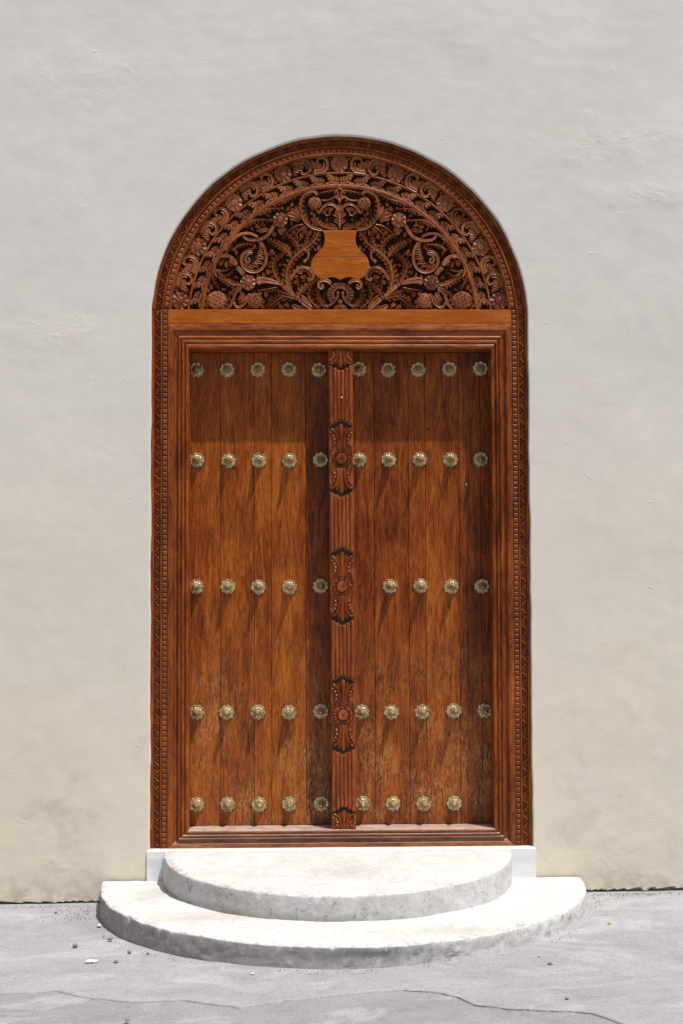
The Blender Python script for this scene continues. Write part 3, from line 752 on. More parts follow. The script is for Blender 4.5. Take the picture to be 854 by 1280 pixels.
for k, dg in enumerate(fa):
    for sg in (1, -1):
        a = math.radians(90+sg*(90-dg)); pc = Polar(rb, TY, a); mb = MB()
        if k > 0 or sg > 0:
            flower(mb, pc, 0, 0, 11.2, 9, .026, random.random())
            obj('flower', mb, W_carve, ty)
        if k < 4:
            for off, fl in ((.345, 1), (.655, -1)):
                a2 = math.radians(90+sg*(90-(dg+(fa[k+1]-dg)*off))); pc = Polar(rb, TY, a2); pc.mx = -sg*fl if fl > 0 else -sg
                if fl < 0:
                    pc.mv = -1
                    pc.T = (lambda pc: lambda u, v, h: Polar.T(pc, u, -v, h))(pc)
                mb = MB(); frieze_scroll(mb, pc)
                obj('scroll', mb, W_carve, ty)
            for off in (.5, .19, .81):                     # small fillers
                a3 = math.radians(90+sg*(90-(dg+(fa[k+1]-dg)*off))); pc = Polar(rb, TY, a3); mb = MB()
                for e in (-1, 1):
                    for q in (-1, 1):
                        mb = MB(); lobe(mb, pc, (q*.4, e*9.2), (q*3.0, e*4.2), 1.5, -.1*q, .017); obj('leaf', mb, W_carve, ty)

# inner field: one side drawn, then mirrored
OCC = []
def field(mx):
    cv = TC(); cv.mx = mx; cv.X = .0
    def part(name, fn, mat=W_carve):
        mb = MB(); fn(mb); obj(name, mb, mat, ty)
        if mx > 0: OCC.extend(mb.v)
    def fr(pts, n, L, **k): part('leaf_spray', lambda mb: frond(mb, cv, pts, n, L, **k))
    def tb(pts, a, b=None, name='vine', **k): part(name, lambda mb: tube(mb, cv, pts, a, b, **k))
    def lb(lst, h=.018):
        for (a, b, w_, bd) in lst: part('leaf', lambda mb: lobe(mb, cv, a, b, w_, bd, h))
    H = .018
    # flowers and pineapples
    part('flower', lambda mb: flower(mb, cv, 310, 351, 9.9, 9, .025))
    part('flower', lambda mb: flower(mb, cv, 350.5, 272.4, 9.6, 9, .025, .3))
    part('pineapple', lambda mb: pineapple(mb, cv, 271, 373, 12.6, 11, .5, .022, 5.0))
    part('pineapple', lambda mb: pineapple(mb, cv, 318.6, 373.6, 9.0, 9.6, 1.15, .022, 4.4))
    part('pineapple', lambda mb: pineapple(mb, cv, 394, 251, 8.2, 7.8, .75, .022, 4.2))
    # main stem, collars, cone towards the flower
    tb([(390,384.5),(382,379),(373,371)], 2.6, 3.0, h=.025, prof=P_GROOVE)
    part('collar', lambda mb: collar(mb, cv, 371.5, 370.5, .75, 3.6))
    tb([(370,369.5),(361,362),(353,355)], 2.1, 2.8, h=.024)
    part('collar', lambda mb: collar(mb, cv, 351.5, 353.5, .75, 3.4))
    tb([(350,353),(341,350.5),(330,348.5),(320,350)], 1.6, 4.6, h=.022, prof=P_GROOVE)
    tb([(349,352),(338,347.5),(328,346)], 1.0, 2.0, h=.024)
    # bundle beside
    fr([(347,357),(337,359),(325,361)], 5, 5.6, side=-1, ang=.9)
    fr([(369,372),(358,369),(349,368),(339,372)], 6, 7.0, ang=.8)
    fr([(368,371),(360,366),(352,363),(346,361)], 4, 4.6, ang=.7)
    fr([(356,366.5),(346,374),(338,380),(331,384)], 6, 6.5, ang=.9)
    lb([((380,384),(364,378.5),2.6,-.2), ((384,384),(371,381),1.8,-.1), ((362,384),(355,377),2.0,.2), ((356,384),(347,381),1.8,.2)])
    # tall fern D
    fr([(367,368),(360,355),(358.5,342),(362,328),(371,316),(382,308),(392,300),(398,290)], 15, 8.2, w=2.0, ang=.95, sp=2.2, spt=.8, h=.021, L1=6.0)
    # fern with curl F
    fr([(362,350),(369,338),(377,332),(385,333),(391,340),(391,347)], 8, 8.6, w=2.0, side=1, ang=1.0, sp=1.6, spt=1.4, h=.021, tip=False)
    fr([(362,350),(370,336),(377,331)], 4, 5.5, side=-1, ang=.7, sp=1.0)
    part('scroll', lambda mb: (tube(mb, cv, [(387,331),(392,337),(392,345),(387,348.5),(384.5,346.5)], 1.5, 1.2, .022), ball(mb, cv, 385.8, 346.6, 2.0, .022)))
    part('scroll', lambda mb: (tube(mb, cv, [(379,309),(385,312),(385.5,319),(382,324)], 1.6, 1.2, .021), ball(mb, cv, 381, 324.6, 2.6, .023)))
    # fern E left of D
    fr([(351,352),(344,342),(341,331),(344,322),(352,317)], 8, 7.0, w=1.9, ang=.95, sp=1.6, h=.020)
    # fern J running left from D
    fr([(365,320),(358,310),(349,304),(337,298)], 8, 6.8, w=1.8, ang=.85, sp=1.4, h=.020)
    fr([(372,314),(372,305),(366,296),(356,290)], 6, 5.8, ang=.85)
    fr([(378,309),(384,299),(384,289)], 4, 5.2, ang=.8)
    # G leaf, H ferns at the foot
    fr([(371,370),(377,360),(386,353),(396,347.5)], 7, 6.2, ang=.85, sp=1.6)
    tb([(390,384.5),(384,374),(376,366)], 1.8, 1.2, h=.021, prof=P_GROOVE)
    fr([(400,384.5),(390,376),(385,367),(388,358)], 5, 5.4, ang=.8)
    fr([(411,384),(402,378),(397,370),(397,360)], 6, 6.2, ang=.9, sp=1.4)
    # little volute under the vase
    part('scroll', lambda mb: (tube(mb, cv, [(414,353),(410,349.5),(404,348.5),(399,351),(398.5,356),(402,358.5),(405,356)], 2.2, 1.3, .024, prof=P_GROOVE), ball(mb, cv, 403, 355, 1.8, .023)))
    # scroll vine from the flower, upper left curl
    tb([(305,342),(300,336),(296.5,332)], 2.9, 2.4, h=.023)
    part('collar', lambda mb: collar(mb, cv, 297, 333.5, .85, 3.3))
    tb([(295.5,330.5),(292,323.5),(286.5,319),(279,318),(272,322),(268.3,330),(268,338),(271.5,345)], 2.5, 1.3, h=.023)
    tb([(294,329),(290,325.5),(287,322.5)], 1.5, 2.3, h=.018)
    fr([(270,334),(276,341),(283,342.5),(291,336)], 6, 4.6, side=1, ang=1.0, sp=1.5)
    fr([(272,336),(279,337),(288,334)], 4, 3.8, side=-1, ang=.8)
    lb([((281,322),(275,331),2.2,.2), ((283,323),(284,333),2.0,.1), ((284,323),(290,332),1.8,-.2), ((277,323),(271,326),1.6,.2)])
    fr([(263.5,338),(266,345),(268,351),(272,357)], 4, 4.6, ang=.8)
    lb([((260,346),(257.5,355),1.9,.2), ((262,352),(266,360),1.8,.1), ((256,358),(263,362),1.8,.2)])
    # frond to the left of the flower
    fr([(302,354),(292,353.5),(284,350),(276,345.5)], 6, 6.6, w=1.9, ang=.8, sp=1.6, h=.021)
    fr([(303,357),(295,359),(289,364),(285,368)], 4, 5.0, ang=.7)
    # stems between the two pineapples
    tb([(302,357.5),(295,364),(291.5,372),(289,379),(283,385)], 1.9, 1.5, h=.021, prof=P_GROOVE)
    tb([(291.5,374),(295,380.5),(301,381.5),(307,376),(309,370),(313,365)], 1.4, 1.9, h=.021, prof=P_GROOVE)
    lb([((295,374),(304,362),2.4,.3), ((297,377),(307,366),2.2,.25), ((299,379),(308,372),1.7,.2), ((291,384),(300,384),1.3,.1), ((301,384.4),(310,384.2),1.3,.1)])
    lb([((286,382),(281,376),1.8,.2), ((284,384),(277,383),1.5,.1), ((289,376),(283.5,371),1.8,.2), ((331,384),(325,380),1.7,.2), ((313,384.3),(308,380),1.5,.2), ((259,384),(254.5,376),2.0,.2), ((262,384.5),(257,382),1.3,0), ((254,384),(251.5,378),1.4,.1), ((259,366),(255,373),1.6,-.2)])
    lb([((323,362),(327,367),1.7,.2), ((330,362),(333,370),2.0,-.2), ((328,371),(331,377),1.8,.2), ((298,360),(303,363),1.6,.2)])
    # big C scroll in the middle left
    part('scroll', lambda mb: tube(mb, cv, [(316,313.5),(309,312.5),(303.6,316.5),(301.8,323.5),(304,331.5),(311,337),(320,338),(328,333.5),(332.5,325),(332.5,315),(330,307),(325,300)], 1.9, 1.6, .023, prof=P_GROOVE))
    part('scroll', lambda mb: (tube(mb, cv, [(316,313.5),(309,317),(306.5,323),(310,326.5),(313,323.5)], 1.7, 1.2, .020), ball(mb, cv, 311, 322, 1.9, .021)))
    lb([((331.5,311),(322.5,308.5),2.2,.3), ((332,317),(321,314.5),2.3,.3), ((331.5,323),(319,320.5),2.3,.3), ((329.5,329),(317,326),2.2,.25), ((324,334),(314,328),2.1,.2), ((317,336.5),(309,329),1.9,.15), ((310,334.5),(305.5,326.5),1.6,.1), ((329,305),(322,303),1.8,.3)], .021)
    # leaves spilling outside the C scroll
    lb([((334,334),(337,341),2.0,.2), ((329,338),(331,345),1.9,.2), ((322,340),(324,346),1.7,.1), ((335,326),(339,333),1.8,.2)])
    # S links going up left along the rib
    tb([(281,312),(285,303),(292,296),(302,290.5),(313,290),(323,294.5)], 2.2, 1.4, h=.023)
    tb([(303.5,293),(309,297.5),(319,298.5),(330,295.5),(337,289),(340,284)], 1.5, 2.4, h=.024)
    part('collar', lambda mb: collar(mb, cv, 341, 282.5, -.9, 3.0))
    lb([((340,281),(345,277),2.2,0), ((338,286),(325,288.5),2.3,.3), ((339,288),(333,294.5),1.6,.1), ((342,286),(344,294),2.0,.1), ((345,284),(354,292),2.0,-.2), ((348,283),(358,287),1.8,-.2)])
    fr([(297,294.5),(288,301),(282.5,310),(281,319)], 6, 6.2, side=-1, ang=.8, sp=1.4, h=.021, w=1.9)
    fr([(291,312),(297,306),(305,303.5),(317,303)], 6, 4.4, ang=.8)
    fr([(296,317),(294,311),(288,309)], 3, 3.6, ang=.8)
    fr([(320,304),(316,309),(309,308)], 3, 3.6, ang=.8)
    # leaves lying along the rib
    fr([(303,282),(311,275.5),(322,272.5),(338,273)], 7, 7.0, w=2.0, side=1, ang=.95, sp=1.7, h=.022, L1=3.5)
    fr([(320,267),(328,261),(338,258.5),(352,258)], 6, 6.6, w=2.0, side=1, ang=.95, sp=1.7, h=.022, L1=3.5)
    fr([(338,255),(350,249.5),(362,246),(375,240)], 8, 5.8, w=1.7, side=1, ang=.95, sp=1.3, h=.021, L1=3.0)
    fr([(341,254),(353,247.5),(366,243)], 5, 3.2, w=1.1, side=-1, ang=.8, sp=.8)
    fr([(421,234.5),(412,236),(403,238),(398,240)], 5, 3.8, ang=.8)
    lb([((327,284),(318,280),1.8,.2), ((333,282),(325,278),1.6,.2), ((329,289),(320,286),1.5,.2), ((357,262),(362,255),1.8,.2), ((362,257),(366,250),1.6,.2)])
    # three fingers to the left of the big vase stem
    lb([((376,273),(362.5,257.5),2.0,.1), ((377,272),(369.5,254.5),2.4,.1), ((375,274),(357.5,265.5),2.7,.3), ((374,276),(361,271),2.3,.3)], .022)
    # vase stem rising round the pineapple
    fr([(404,285.5),(392,283),(382.5,276),(377,265),(376,252),(380,242),(388,237)], 10, 7.2, w=1.9, side=1, ang=.95, sp=1.7, spt=1.4, h=.022, tip=False)
    fr([(377,262),(375.5,252),(379,242),(385,237.5)], 6, 4.2, side=-1, ang=.8, sp=1.0)
    part('scroll', lambda mb: (tube(mb, cv, [(384,238.5),(390,236.5),(395.5,238.5),(396,242)], 2.0, 1.6, .022),))
    # leaf spray under it
    fr([(381,278),(371,280),(362,286),(355,294)], 6, 5.6, side=-1, ang=.9, sp=1.3)
    fr([(383,280),(376,285),(370,292),(374,296)], 4, 5.2, side=1, ang=.9)
    lb([((386,282),(379,290),2.0,.2), ((390,284),(387,293),1.8,.2), ((394,284.5),(393,290.5),1.5,.1), ((376,288),(378,296),1.8,.1), ((365,284),(370,292),1.7,.1)])
    # palmette over the vase
    fr([(423,283.5),(412,283),(400,278),(390.5,265)], 7, 8.0, w=2.1, side=1, ang=.8, sp=1.4, h=.021, L1=4.5)
    lb([((408,283.5),(398,280),1.6,0), ((401,281),(390,275),1.8,.1), ((396,277),(388,270),1.8,.1)])
    tb([(424,263),(420,255.5),(412,252.5),(405,256),(400,262),(397.5,265)], 1.8, 1.3, h=.023, prof=P_GROOVE)
    lb([((418,257),(412,262.5),1.9,.2), ((412,257),(407,262),1.8,.2), ((406,259.5),(404,265),1.6,.2)])
    tb([(406,262),(408,266.5),(412,266),(412,262)], 1.2, .9, h=.020)
    tb([(402,247.5),(408,248),(414,246.5),(419,243.5),(423.5,246.5)], 1.0, 1.3, h=.020)
    lb([((416,246),(417,250),1.4,.1), ((388,261),(393.5,258.5),1.3,-.3), ((393,259),(399,264.5),1.4,-.2)])
    lb([((425,280),(417,272),2.2,.25), ((425,272),(416,264.5),2.1,.25), ((424.5,266),(419,260),1.5,.2)], .021)
    lb([((423,284),(411,277.5),1.9,.1)])
for mx in (1, -1): field(mx)
# small leaves and curls crowding the gaps that the big sprays leave
occ = np.zeros((190, 210), bool)
def mark(x, z, r=1):
    i = int(round((x/.00406)+200)); j = int(round((z-ZS)/.00409))
    if 0 <= i < 210 and 0 <= j < 190: occ[max(0, j-r):j+r+1, max(0, i-r):i+r+1] = True
OCC2 = [(x, z) for x, y, z in OCC if x < .02] + [(-x, z) for x, y, z in OCC if x > -.02]
for x, z in OCC2: mark(x, z)
for i in range(210):
    for j in range(190):
        x = (i-200)*.00406; z = ZS+j*.00409
        if math.hypot(x, z-CZ) > .690 or j < 1: occ[j, i] = True
        u = 425+(i-200); v = 385.5-j
        if 284 < v < 350 and u > (404 if v < 312 else 388): occ[j, i] = True
        if u > 404 and v > 345: occ[j, i] = True
fills = []
for rr0 in (4, 3, 2):
    for j in range(2, 188, 1):
        for i in range(3, 200, 1):
            if not occ[max(0, j-rr0):j+rr0+1, max(0, i-rr0):i+rr0+1].any():
                fills.append((425+(i-200), 385.5-j, rr0)); occ[max(0, j-rr0-1):j+rr0+2, max(0, i-rr0-1):i+rr0+2] = True
for mx in (1, -1):
    random.seed(11); cv = TC(); cv.mx = mx; mb = MB()
    for u, v, q in fills:
        a = math.atan2(v-350, u-395)+random.uniform(-.9, .9); c, s_ = math.cos(a), math.sin(a); L = q+1.6
        lobe(mb, cv, (u-c*L*.9, v-s_*L*.9), (u+c*L, v+s_*L), q*.62, .2, .0165)
        if q > 2: lobe(mb, cv, (u-c*L*.9, v-s_*L*.9), (u+c*L*.2-s_*L, v+s_*L*.2+c*L), q*.42, .2, .015); lobe(mb, cv, (u-c*L*.9, v-s_*L*.9), (u+c*L*.2+s_*L, v+s_*L*.2-c*L), q*.42, -.2, .015)
    obj('small_leaves', mb, W_carve, ty, kind='stuff')
# on the axis
cv = TC()
def axis_part(name, fn): mb = MB(); fn(mb); obj(name, mb, W_carve, ty)
axis_part('leaf_spray', lambda mb: (tube(mb, cv, [(425,284.5),(425,262)], 1.4, 1.0, .021), lobe(mb, cv, (425,267), (425,251.5), 2.4, 0, .023)))
axis_part('bud', lambda mb: (lobe(mb, cv, (425,246), (425,235.5), 3.0, 0, .022), tube(mb, cv, [(418,240),(425,232.5),(432,240)], 1.2, 1.2, .022), tube(mb, cv, [(420,241),(425,247),(430,241)], .9, .9, .020), ball(mb, cv, 425, 248.8, 1.8, .021)))
def wheel(mb):
    for i in range(15):
        a = math.radians(-35+250*i/14); c, s_ = math.cos(a), -math.sin(a)
        lobe(mb, cv, (425.5+c*9.5, 366+s_*8.8), (425.5+c*17.4, 366+s_*15.6), 2.3, .05, .022)
    q = [(425.5+9.2*math.cos(math.radians(a)), 366-8.6*math.sin(math.radians(a))) for a in range(-50, 231, 20)]
    tube(mb, cv, q, 1.6, 1.6, .026, 30)
    for sg in (-1, 1):
        tube(mb, cv, [(425.5+sg*3,362.5),(425.5+sg*3.6,369),(425.5+sg*8,376),(425.5+sg*15,380.5),(425.5+sg*20,380)], 1.7, 1.2, .025)
    ball(mb, cv, 425.5, 375.6, 3.2, .022)
axis_part('palmette', wheel)
axis_part('leaf_fan', lambda mb: [lobe(mb, cv, (425.5, 384.3), (425.5+c, 384-d), 1.9, 0, .022) for c, d in ((-9,1.2),(-6.5,4),(-3,5.4),(0,6),(3,5.4),(6.5,4),(9,1.2))])
# plain vase-shaped panel in the middle
half = [(403.6,285.6),(405.6,292),(406.2,299),(404.0,306),(400,311.5),(394.5,316.5),(390.3,323),(389.0,331),(391.2,338),(395.5,343.3),(401,346.5),(407,346.6),(413,344.6),(418,344.8),(422,346.2),(425.5,348)]
hp = cr(half, 60); ring = [tuple(q) for q in hp] + [(851-q[0], q[1]) for q in hp[::-1][1:]]
mb = MB(); n_ = len(ring)
cx_, cy_ = 425.5, 322
rows = []
for k, h in ((1.0, 0), (1.0, .019), (.965, .0215), (.6, .0215)):
    rows.append([cv.T(cx_+(u-cx_)*k, cy_+(v-cy_)*k, h) for u, v in ring])
mb.grid(rows, closed=True); b = len(mb.v); mb.f.append(list(range(b-n_, b)))
vase = obj('vase_panel', mb, W_beam, ty, label='plain smooth orange vase shaped panel in the middle of the carving')
mb = MB(); mb.add([cv.T(392,318.0,.0219), cv.T(459,318.6,.0219), cv.T(459,319.0,.0219), cv.T(392,318.5,.0219)], [(0,3,2,1)])
obj('joint_line', mb, NEAR_BLACK, vase)
mb = MB(); ball(mb, cv, 412, 323.5, .9, .0222, 7, .021); obj('nail_hole', mb, NEAR_BLACK, vase)

# ------------------------------------------------------------------ door frame
df = thing('door_frame', 'polished brown rectangular wooden door frame with carved side borders and reeded mouldings', 'door frame', (0, FY, ZB))
XO = .955; B = .7638; ZT = 2.7535; ZI = .3387; ZM = 2.881; OF = .085
def vextr(mb, prof, z0, z1, n=2):
    mb.grid([[(x, y, z0+(z1-z0)*i/n) for i in range(n+1)] for x, y in prof])
for sg in (-1, 1):
    jb = MB()
    pr = [(XO,FY+.30),(XO,FY+.002),(XO-.003,FY),(XO-.013,FY),(XO-.016,FY+.003),(XO-.016,FY+.012),(XO-.047,FY+.012),(XO-.047,FY+.001),(XO-.050,FY-.002),(XO-.053,FY-.002),(XO-.056,FY+.001),(XO-.056,FY+.009),(XO-.083,FY+.009),(XO-.083,FY+.0005),(XO-OF-.003,FY+.0005),(XO-OF-.003,FY+.15)]
    pr = [(sg*x, y) for x, y in pr]
    if sg > 0: pr = pr
    mb = MB(); rows = [[(x, y, z) for z in (ZB, 1.6, ZS)] for x, y in pr]
    mb.grid(rows, flip=(sg > 0)); bs = autosmooth(obj('carved_border', mb, W_frame_v, df), 30)
    cvj = Carve(0, 0, sg*(XO-.0315), 0, .0041, .0041, FY+.012)
    mb = MB(); L = ZS-ZB; nrep = int(L/(.0041*19))
    class Vert(Carve):
        def __init__(s, X, Z, Y, mx): s.X, s.Z, s.Y, s.mx, s.mv = X, Z, Y, mx, 1
        def T(s, u, v, h): return (s.X - s.mx*v*.0041, s.Y-h, s.Z+u*.0041)
        def flip(s): return s.mx < 0
    for i in range(nrep):
        vleaf(mb, Vert(sg*(XO-.0315), ZB+L*(i+.5)/nrep, FY+.012, -sg), h=.0115)
    obj('leaf_carving', mb, W_border, bs, kind='stuff')
    mb = MB(); nb = int(L/.0264)
    for i in range(nb):
        vb = Vert(sg*(XO-.0695), ZB+L*(i+.5)/nb, FY+.009, -sg); bead(mb, vb, 0, 0, 2.55, 2.75, .0105)
    obj('bead_row', mb, W_border, bs, kind='stuff')
# mitred reeded moulding: (fraction inwards, height towards the viewer)
PROF = [(0,-.0005),(.0,.0015),(.02,.0025),(.24,.0025),(.255,-.001),(.27,-.0035),(.29,-.0035),(.31,-.001),(.33,-.006),(.40,-.0095),(.47,-.0075),(.50,-.002),(.505,.004),(.53,.0065),(.57,.0065),(.60,.003),(.61,-.001),(.635,-.001),(.65,.004),(.69,.0085),(.74,.0085),(.78,.004),(.79,.0005),(.815,.0005),(.83,.005),(.87,.009),(.93,.010),(.975,.008),(1.0,.002),(1.0,-.03),(1.0,-.20)]
def corner(t):
    x = XO-OF-t*(XO-OF-B); return x, ZM-t*(ZM-ZT), ZB+t*(ZI-ZB)
rl, rr2, rt, rb_ = [], [], [], []
NS = 40
for t, h in PROF:
    x, zt, zb = corner(t); y = FY-h
    wob = lambda a, b: [(a[0]+(b[0]-a[0])*i/NS, y+.0007*fbm(a[0]+i*.12, t*3, a[2], 1.3, 2), a[2]+(b[2]-a[2])*i/NS) for i in range(NS+1)]
    rl.append(wob((-x,y,zb),(-x,y,zt))); rr2.append(wob((x,y,zb),(x,y,zt)))
    rt.append(wob((-x,y,zt),(x,y,zt))); rb_.append(wob((-x,y,zb),(x,y,zb)))
for nm, rw, fl, mt in (('jamb', rl, True, W_frame_v), ('jamb', rr2, False, W_frame_v), ('head_moulding', rt, True, W_frame_h), ('bottom_rail', rb_, False, W_sill)):
    mb = MB(); mb.grid(rw, flip=not fl); autosmooth(obj(nm, mb, mt, df), 28)
# plain beam above
mb = MB(); mb.box(-(XO-OF)+.001, (XO-OF)-.001, FY-.001, FY+.2, ZM+.0015, ZS-.0015, .002)
obj('lintel_beam', mb, W_beam, df, label='plain orange beam under the carved half round')
mb = MB(); mb.box(-(XO-OF)+.001, (XO-OF)-.001, FY+.010, FY+.19, ZM-.004, ZM+.003); obj('beam_gap', mb, NEAR_BLACK, df)

# ------------------------------------------------------------------ door leaves
LY = FY+.12                                  # face of the planks
rows_v = [(462,), (575,), (733,), (890,), (1005,)]
left_b = [[246,284,322.5,361,398.5],[246,285.5,324,362,400.5],[245.5,285,323,362,400.5],[246,283.5,322.5,361.5,401],[246,284.5,324,362,401.5]]
right_b = [[449,485.5,523,562,600.5],[449.5,486,525,563.5,601],[None,488,526,564.5,602.5],[452.5,489.5,528,567.5,605.5],[454,491.5,530,568,None]]
POSTW = .0615; PX0 = PW(425.7,450,FY).x; PX1 = PW(430.2,1030,FY).x
def leafdoor(name, label, x0, x1, joints, studs, ox):
    lf = thing(name, label, 'door', (ox, LY, ZI+.003))
    js = [x0] + joints + [x1]
    for a, b in zip(js, js[1:]):
        g = .0005; d = random.uniform(0, .0014)
        mb = MB(); rows = []
        nz = 24
        prof = [(a+g, LY+.035), (a+g, LY+.002+d), (a+g+.0016, LY+d), (a+.35*(b-a), LY+d+.0004), (a+.7*(b-a), LY+d), (b-g-.0016, LY+d), (b-g, LY+.002+d), (b-g, LY+.035)]
        for x, y in prof:
            rows.append([(x+.0007*fbm(x, 0, k*.12, 1.2, 2), y+.0009*fbm(x*3, 0, k*.14, 1.2, 2), ZI+.003+(ZT-ZI-.006)*k/nz) for k in range(nz+1)])
        mb.grid(rows, flip=True); autosmooth(obj('plank', mb, W_plank, lf), 40)
    mb = MB(); mb.box(x0, x1, LY+.030, LY+.05, ZI+.003, ZT-.003); obj('back_battens', mb, NEAR_BLACK, lf)
    return lf
jl = [PW(u, 740, LY).x for u in (275.4, 318, 339.5, 382.5)]
jr = [PW(u, 740, LY).x for u in (468.5, 511.5, 532.5, 574.5, 602)]
xm = (PX0+PX1)/2
L1_ = leafdoor('door_leaf', 'left leaf of the wooden double door, five full rows of five brass studs', -B-.004, xm-.001, jl, None, -B)
L2_ = leafdoor('door_leaf', 'right leaf of the wooden double door, with reeded centre post and two studs missing', xm+.001, B+.004, jr, None, B)
# brass bosses: scalloped plate with a pointed faceted dome
def boss_meshes():
    mp = MB(); n = 72; Rr = .0370; rows = []
    def rad(a, k): return Rr*k*(1+.055*math.cos(9*a)**1 + .035*abs(math.cos(4.5*a)))
    for k, h in ((1.0, 0), (1.0, .003), (.95, .0062), (.86, .0055), (.66, .0038), (.60, .006), (.3, .007)):
        rows.append([(rad(a, k) * math.cos(a), -h - (.0016*math.cos(9*a) if .7 < k < 1 and h > .003 else 0), rad(a, k)*math.sin(a)) for a in [2*PI*i/n for i in range(n)]])
    mp.grid(rows, closed=True); 
    ms = MB(); n = 8; rows = []
    for r, h in ((.0235,.003),(.0240,.009),(.0228,.017),(.0182,.031),(.0124,.046),(.0066,.060),(.0028,.069),(.0008,.073)):
        rows.append([(r*math.cos(a), -h, r*math.sin(a)) for a in [2*PI*(i+.5)/n for i in range(n)]])
    ms.grid(rows, closed=True); b = len(ms.v); ms.f.append(list(range(b-n, b)))
    return mp, ms
mp, ms = boss_meshes()
def mk_boss(lf):
    o = obj('boss', mp, BRASS, None); autosmooth(o, 50); o.parent = lf
    s = obj('spike', ms, BRASS, None); autosmooth(s, 32); s.parent = o
    return o
proto = None
for lf, tab in ((L1_, left_b), (L2_, right_b)):
    for (v,), us in zip(rows_v, tab):
        for u in us:
            if u is None: continue
            c = PW(u, v+random.uniform(-.7, .7)+(u-425)*-.004, LY-.01)
            c.y = LY
            if proto is None: proto = mk_boss(lf); o = proto; sp_ = proto.children[0]
            else:
                o = proto.copy(); C.objects.link(o); o.parent = lf
                q = sp_.copy(); C.objects.link(q); q.parent = o
                q.rotation_euler = (random.uniform(-.05, .05), random.uniform(0, 1), random.uniform(-.05, .05))
            o.location = c - Vector(lf.location); o.rotation_euler = (random.uniform(-.03,.03), random.uniform(0, .7), random.uniform(-.03,.03))
def spot(lf, u, v, r, mat, name):
    mb = MB(); c = PW(u, v, LY); n = 9
    mb.add([(c.x+r*math.cos(2*PI*i/n), LY-.0012, c.z+r*math.sin(2*PI*i/n)) for i in range(n)], [list(range(n))]); obj(name, mb, mat, lf)
spot(L2_, 494, 694, .0045, NEAR_BLACK, 'nail_hole'); spot(L2_, 450.5, 732, .005, NEAR_BLACK, 'nail_hole'); spot(L2_, 495, 706, .003, NEAR_BLACK, 'nail_hole')
spot(L2_, 583, 605.5, .005, NAIL, 'nail'); spot(L2_, 536, 536, .008, NEAR_BLACK, 'knot'); spot(L1_, 398, 514, .006, NEAR_BLACK, 'knot')
# plugged hole in the right leaf
mb = MB(); c = PW(487.6, 670, LY); rows = []
for r, d in ((.0115, 0), (.0105, -.003), (.0088, -.003), (.0080, 0)):
    rows.append([(c.x+r*math.cos(2*PI*i/18), LY+d+.0003, c.z+r*math.sin(2*PI*i/18)) for i in range(18)])
mb.grid(rows, closed=True); obj('wood_plug', mb, W_frame_v, L2_)

# ------------------------------------------------------------------ reeded centre post, fixed to the right leaf
PY = FY-.004                                  # front of the reeds
def pcx(z): return PX1+(PX0-PX1)*(z-ZI)/(ZT-ZI)
mb = MB(); hw = POSTW; nz = 30; rows = []
for dx, y in ((-hw, LY+.01), (-hw, PY+.014), (-hw+.002, PY+.012), (0, PY+.012), (hw-.002, PY+.012), (hw, PY+.014), (hw, LY+.01)):
    rows.append([(pcx(ZI+(ZT-ZI)*k/nz)+dx, y, ZI+.0015+(ZT-ZI-.003)*k/nz) for k in range(nz+1)])
mb.grid(rows, flip=True)
mb.add([(pcx(ZI)+a*hw, y, ZI+.0015) for a, y in ((-1, LY+.01), (1, LY+.01), (1, PY+.014), (-1, PY+.014))], [(0,1,2,3)])
post = autosmooth(obj('centre_post', mb, W_post, L2_), 30)
zp = lambda v: PW(427, v, PY).z
panels = [(573, 44.5), (733, 44.5), (894, 45.5)]
ends = [462.5, 1011.5]                         # limits of the half panels
S = .00403
class PostC(Carve):
    def __init__(s, vc, mv=1, mx=1): s.vc, s.mv, s.mx = vc, mv, mx; s.zc = zp(vc); s.Y = PY+.012
    def T(s, u, v, h): z = s.zc - s.mv*v*S; return (pcx(z)+s.mx*u*S, s.Y-h*.95, z)
def acanthus(mb, vc, mv, a, full=True, off=0.0):
    """leaf rising from distance off (near the rosette) to a (tip)"""
    for mx in (1, -1):
        cv = PostC(vc, mv, mx); k = (a-off)/33.0
        V = lambda t: -(off + t*k)
        tube(mb, cv, [(4.2,V(0)),(3.6,V(9)),(5.6,V(18)),(9.0,V(24)),(13.4,V(26.2))], 1.25, 1.0, .0125, 16)
        tube(mb, cv, [(2.4,V(0)),(2.0,V(10)),(3.2,V(19)),(5.8,V(25.5))], 1.0, .9, .0115, 12, P_RIDGE)
        lobe(mb, cv, (2.2,V(10)), (6.8,V(29.5)), 1.7, -.1, .0125, 6); lobe(mb, cv, (7.0,V(18)), (12.0,V(28.6)), 1.5, .1, .012, 5)
        for u, t, r in ((12.6,20,1.9),(9.7,16.6,2.1),(8.2,12.2,2.2),(8.6,7.4,2.2)): ball(mb, cv, u, V(t), r, .0125, 9)
        tube(mb, cv, [(13.2,V(-3)),(12.6,V(2.5)),(9.6,V(6.5)),(6.2,V(9.5))], 1.1, .8, .0115, 10)
        if full: tube(mb, cv, [(14.0,V(-9)),(13.8,V(-3)),(11.4,V(.5))], 1.0, .8, .0115, 8)
    cv = PostC(vc, mv)
    lobe(mb, cv, (0, V(0)), (0, V(33)), 2.7, 0, .0135, 8, P_RIDGE)
    tube(mb, cv, [(0,V(-1)),(0,V(14))], 3.2, 1.6, .0105, 6)
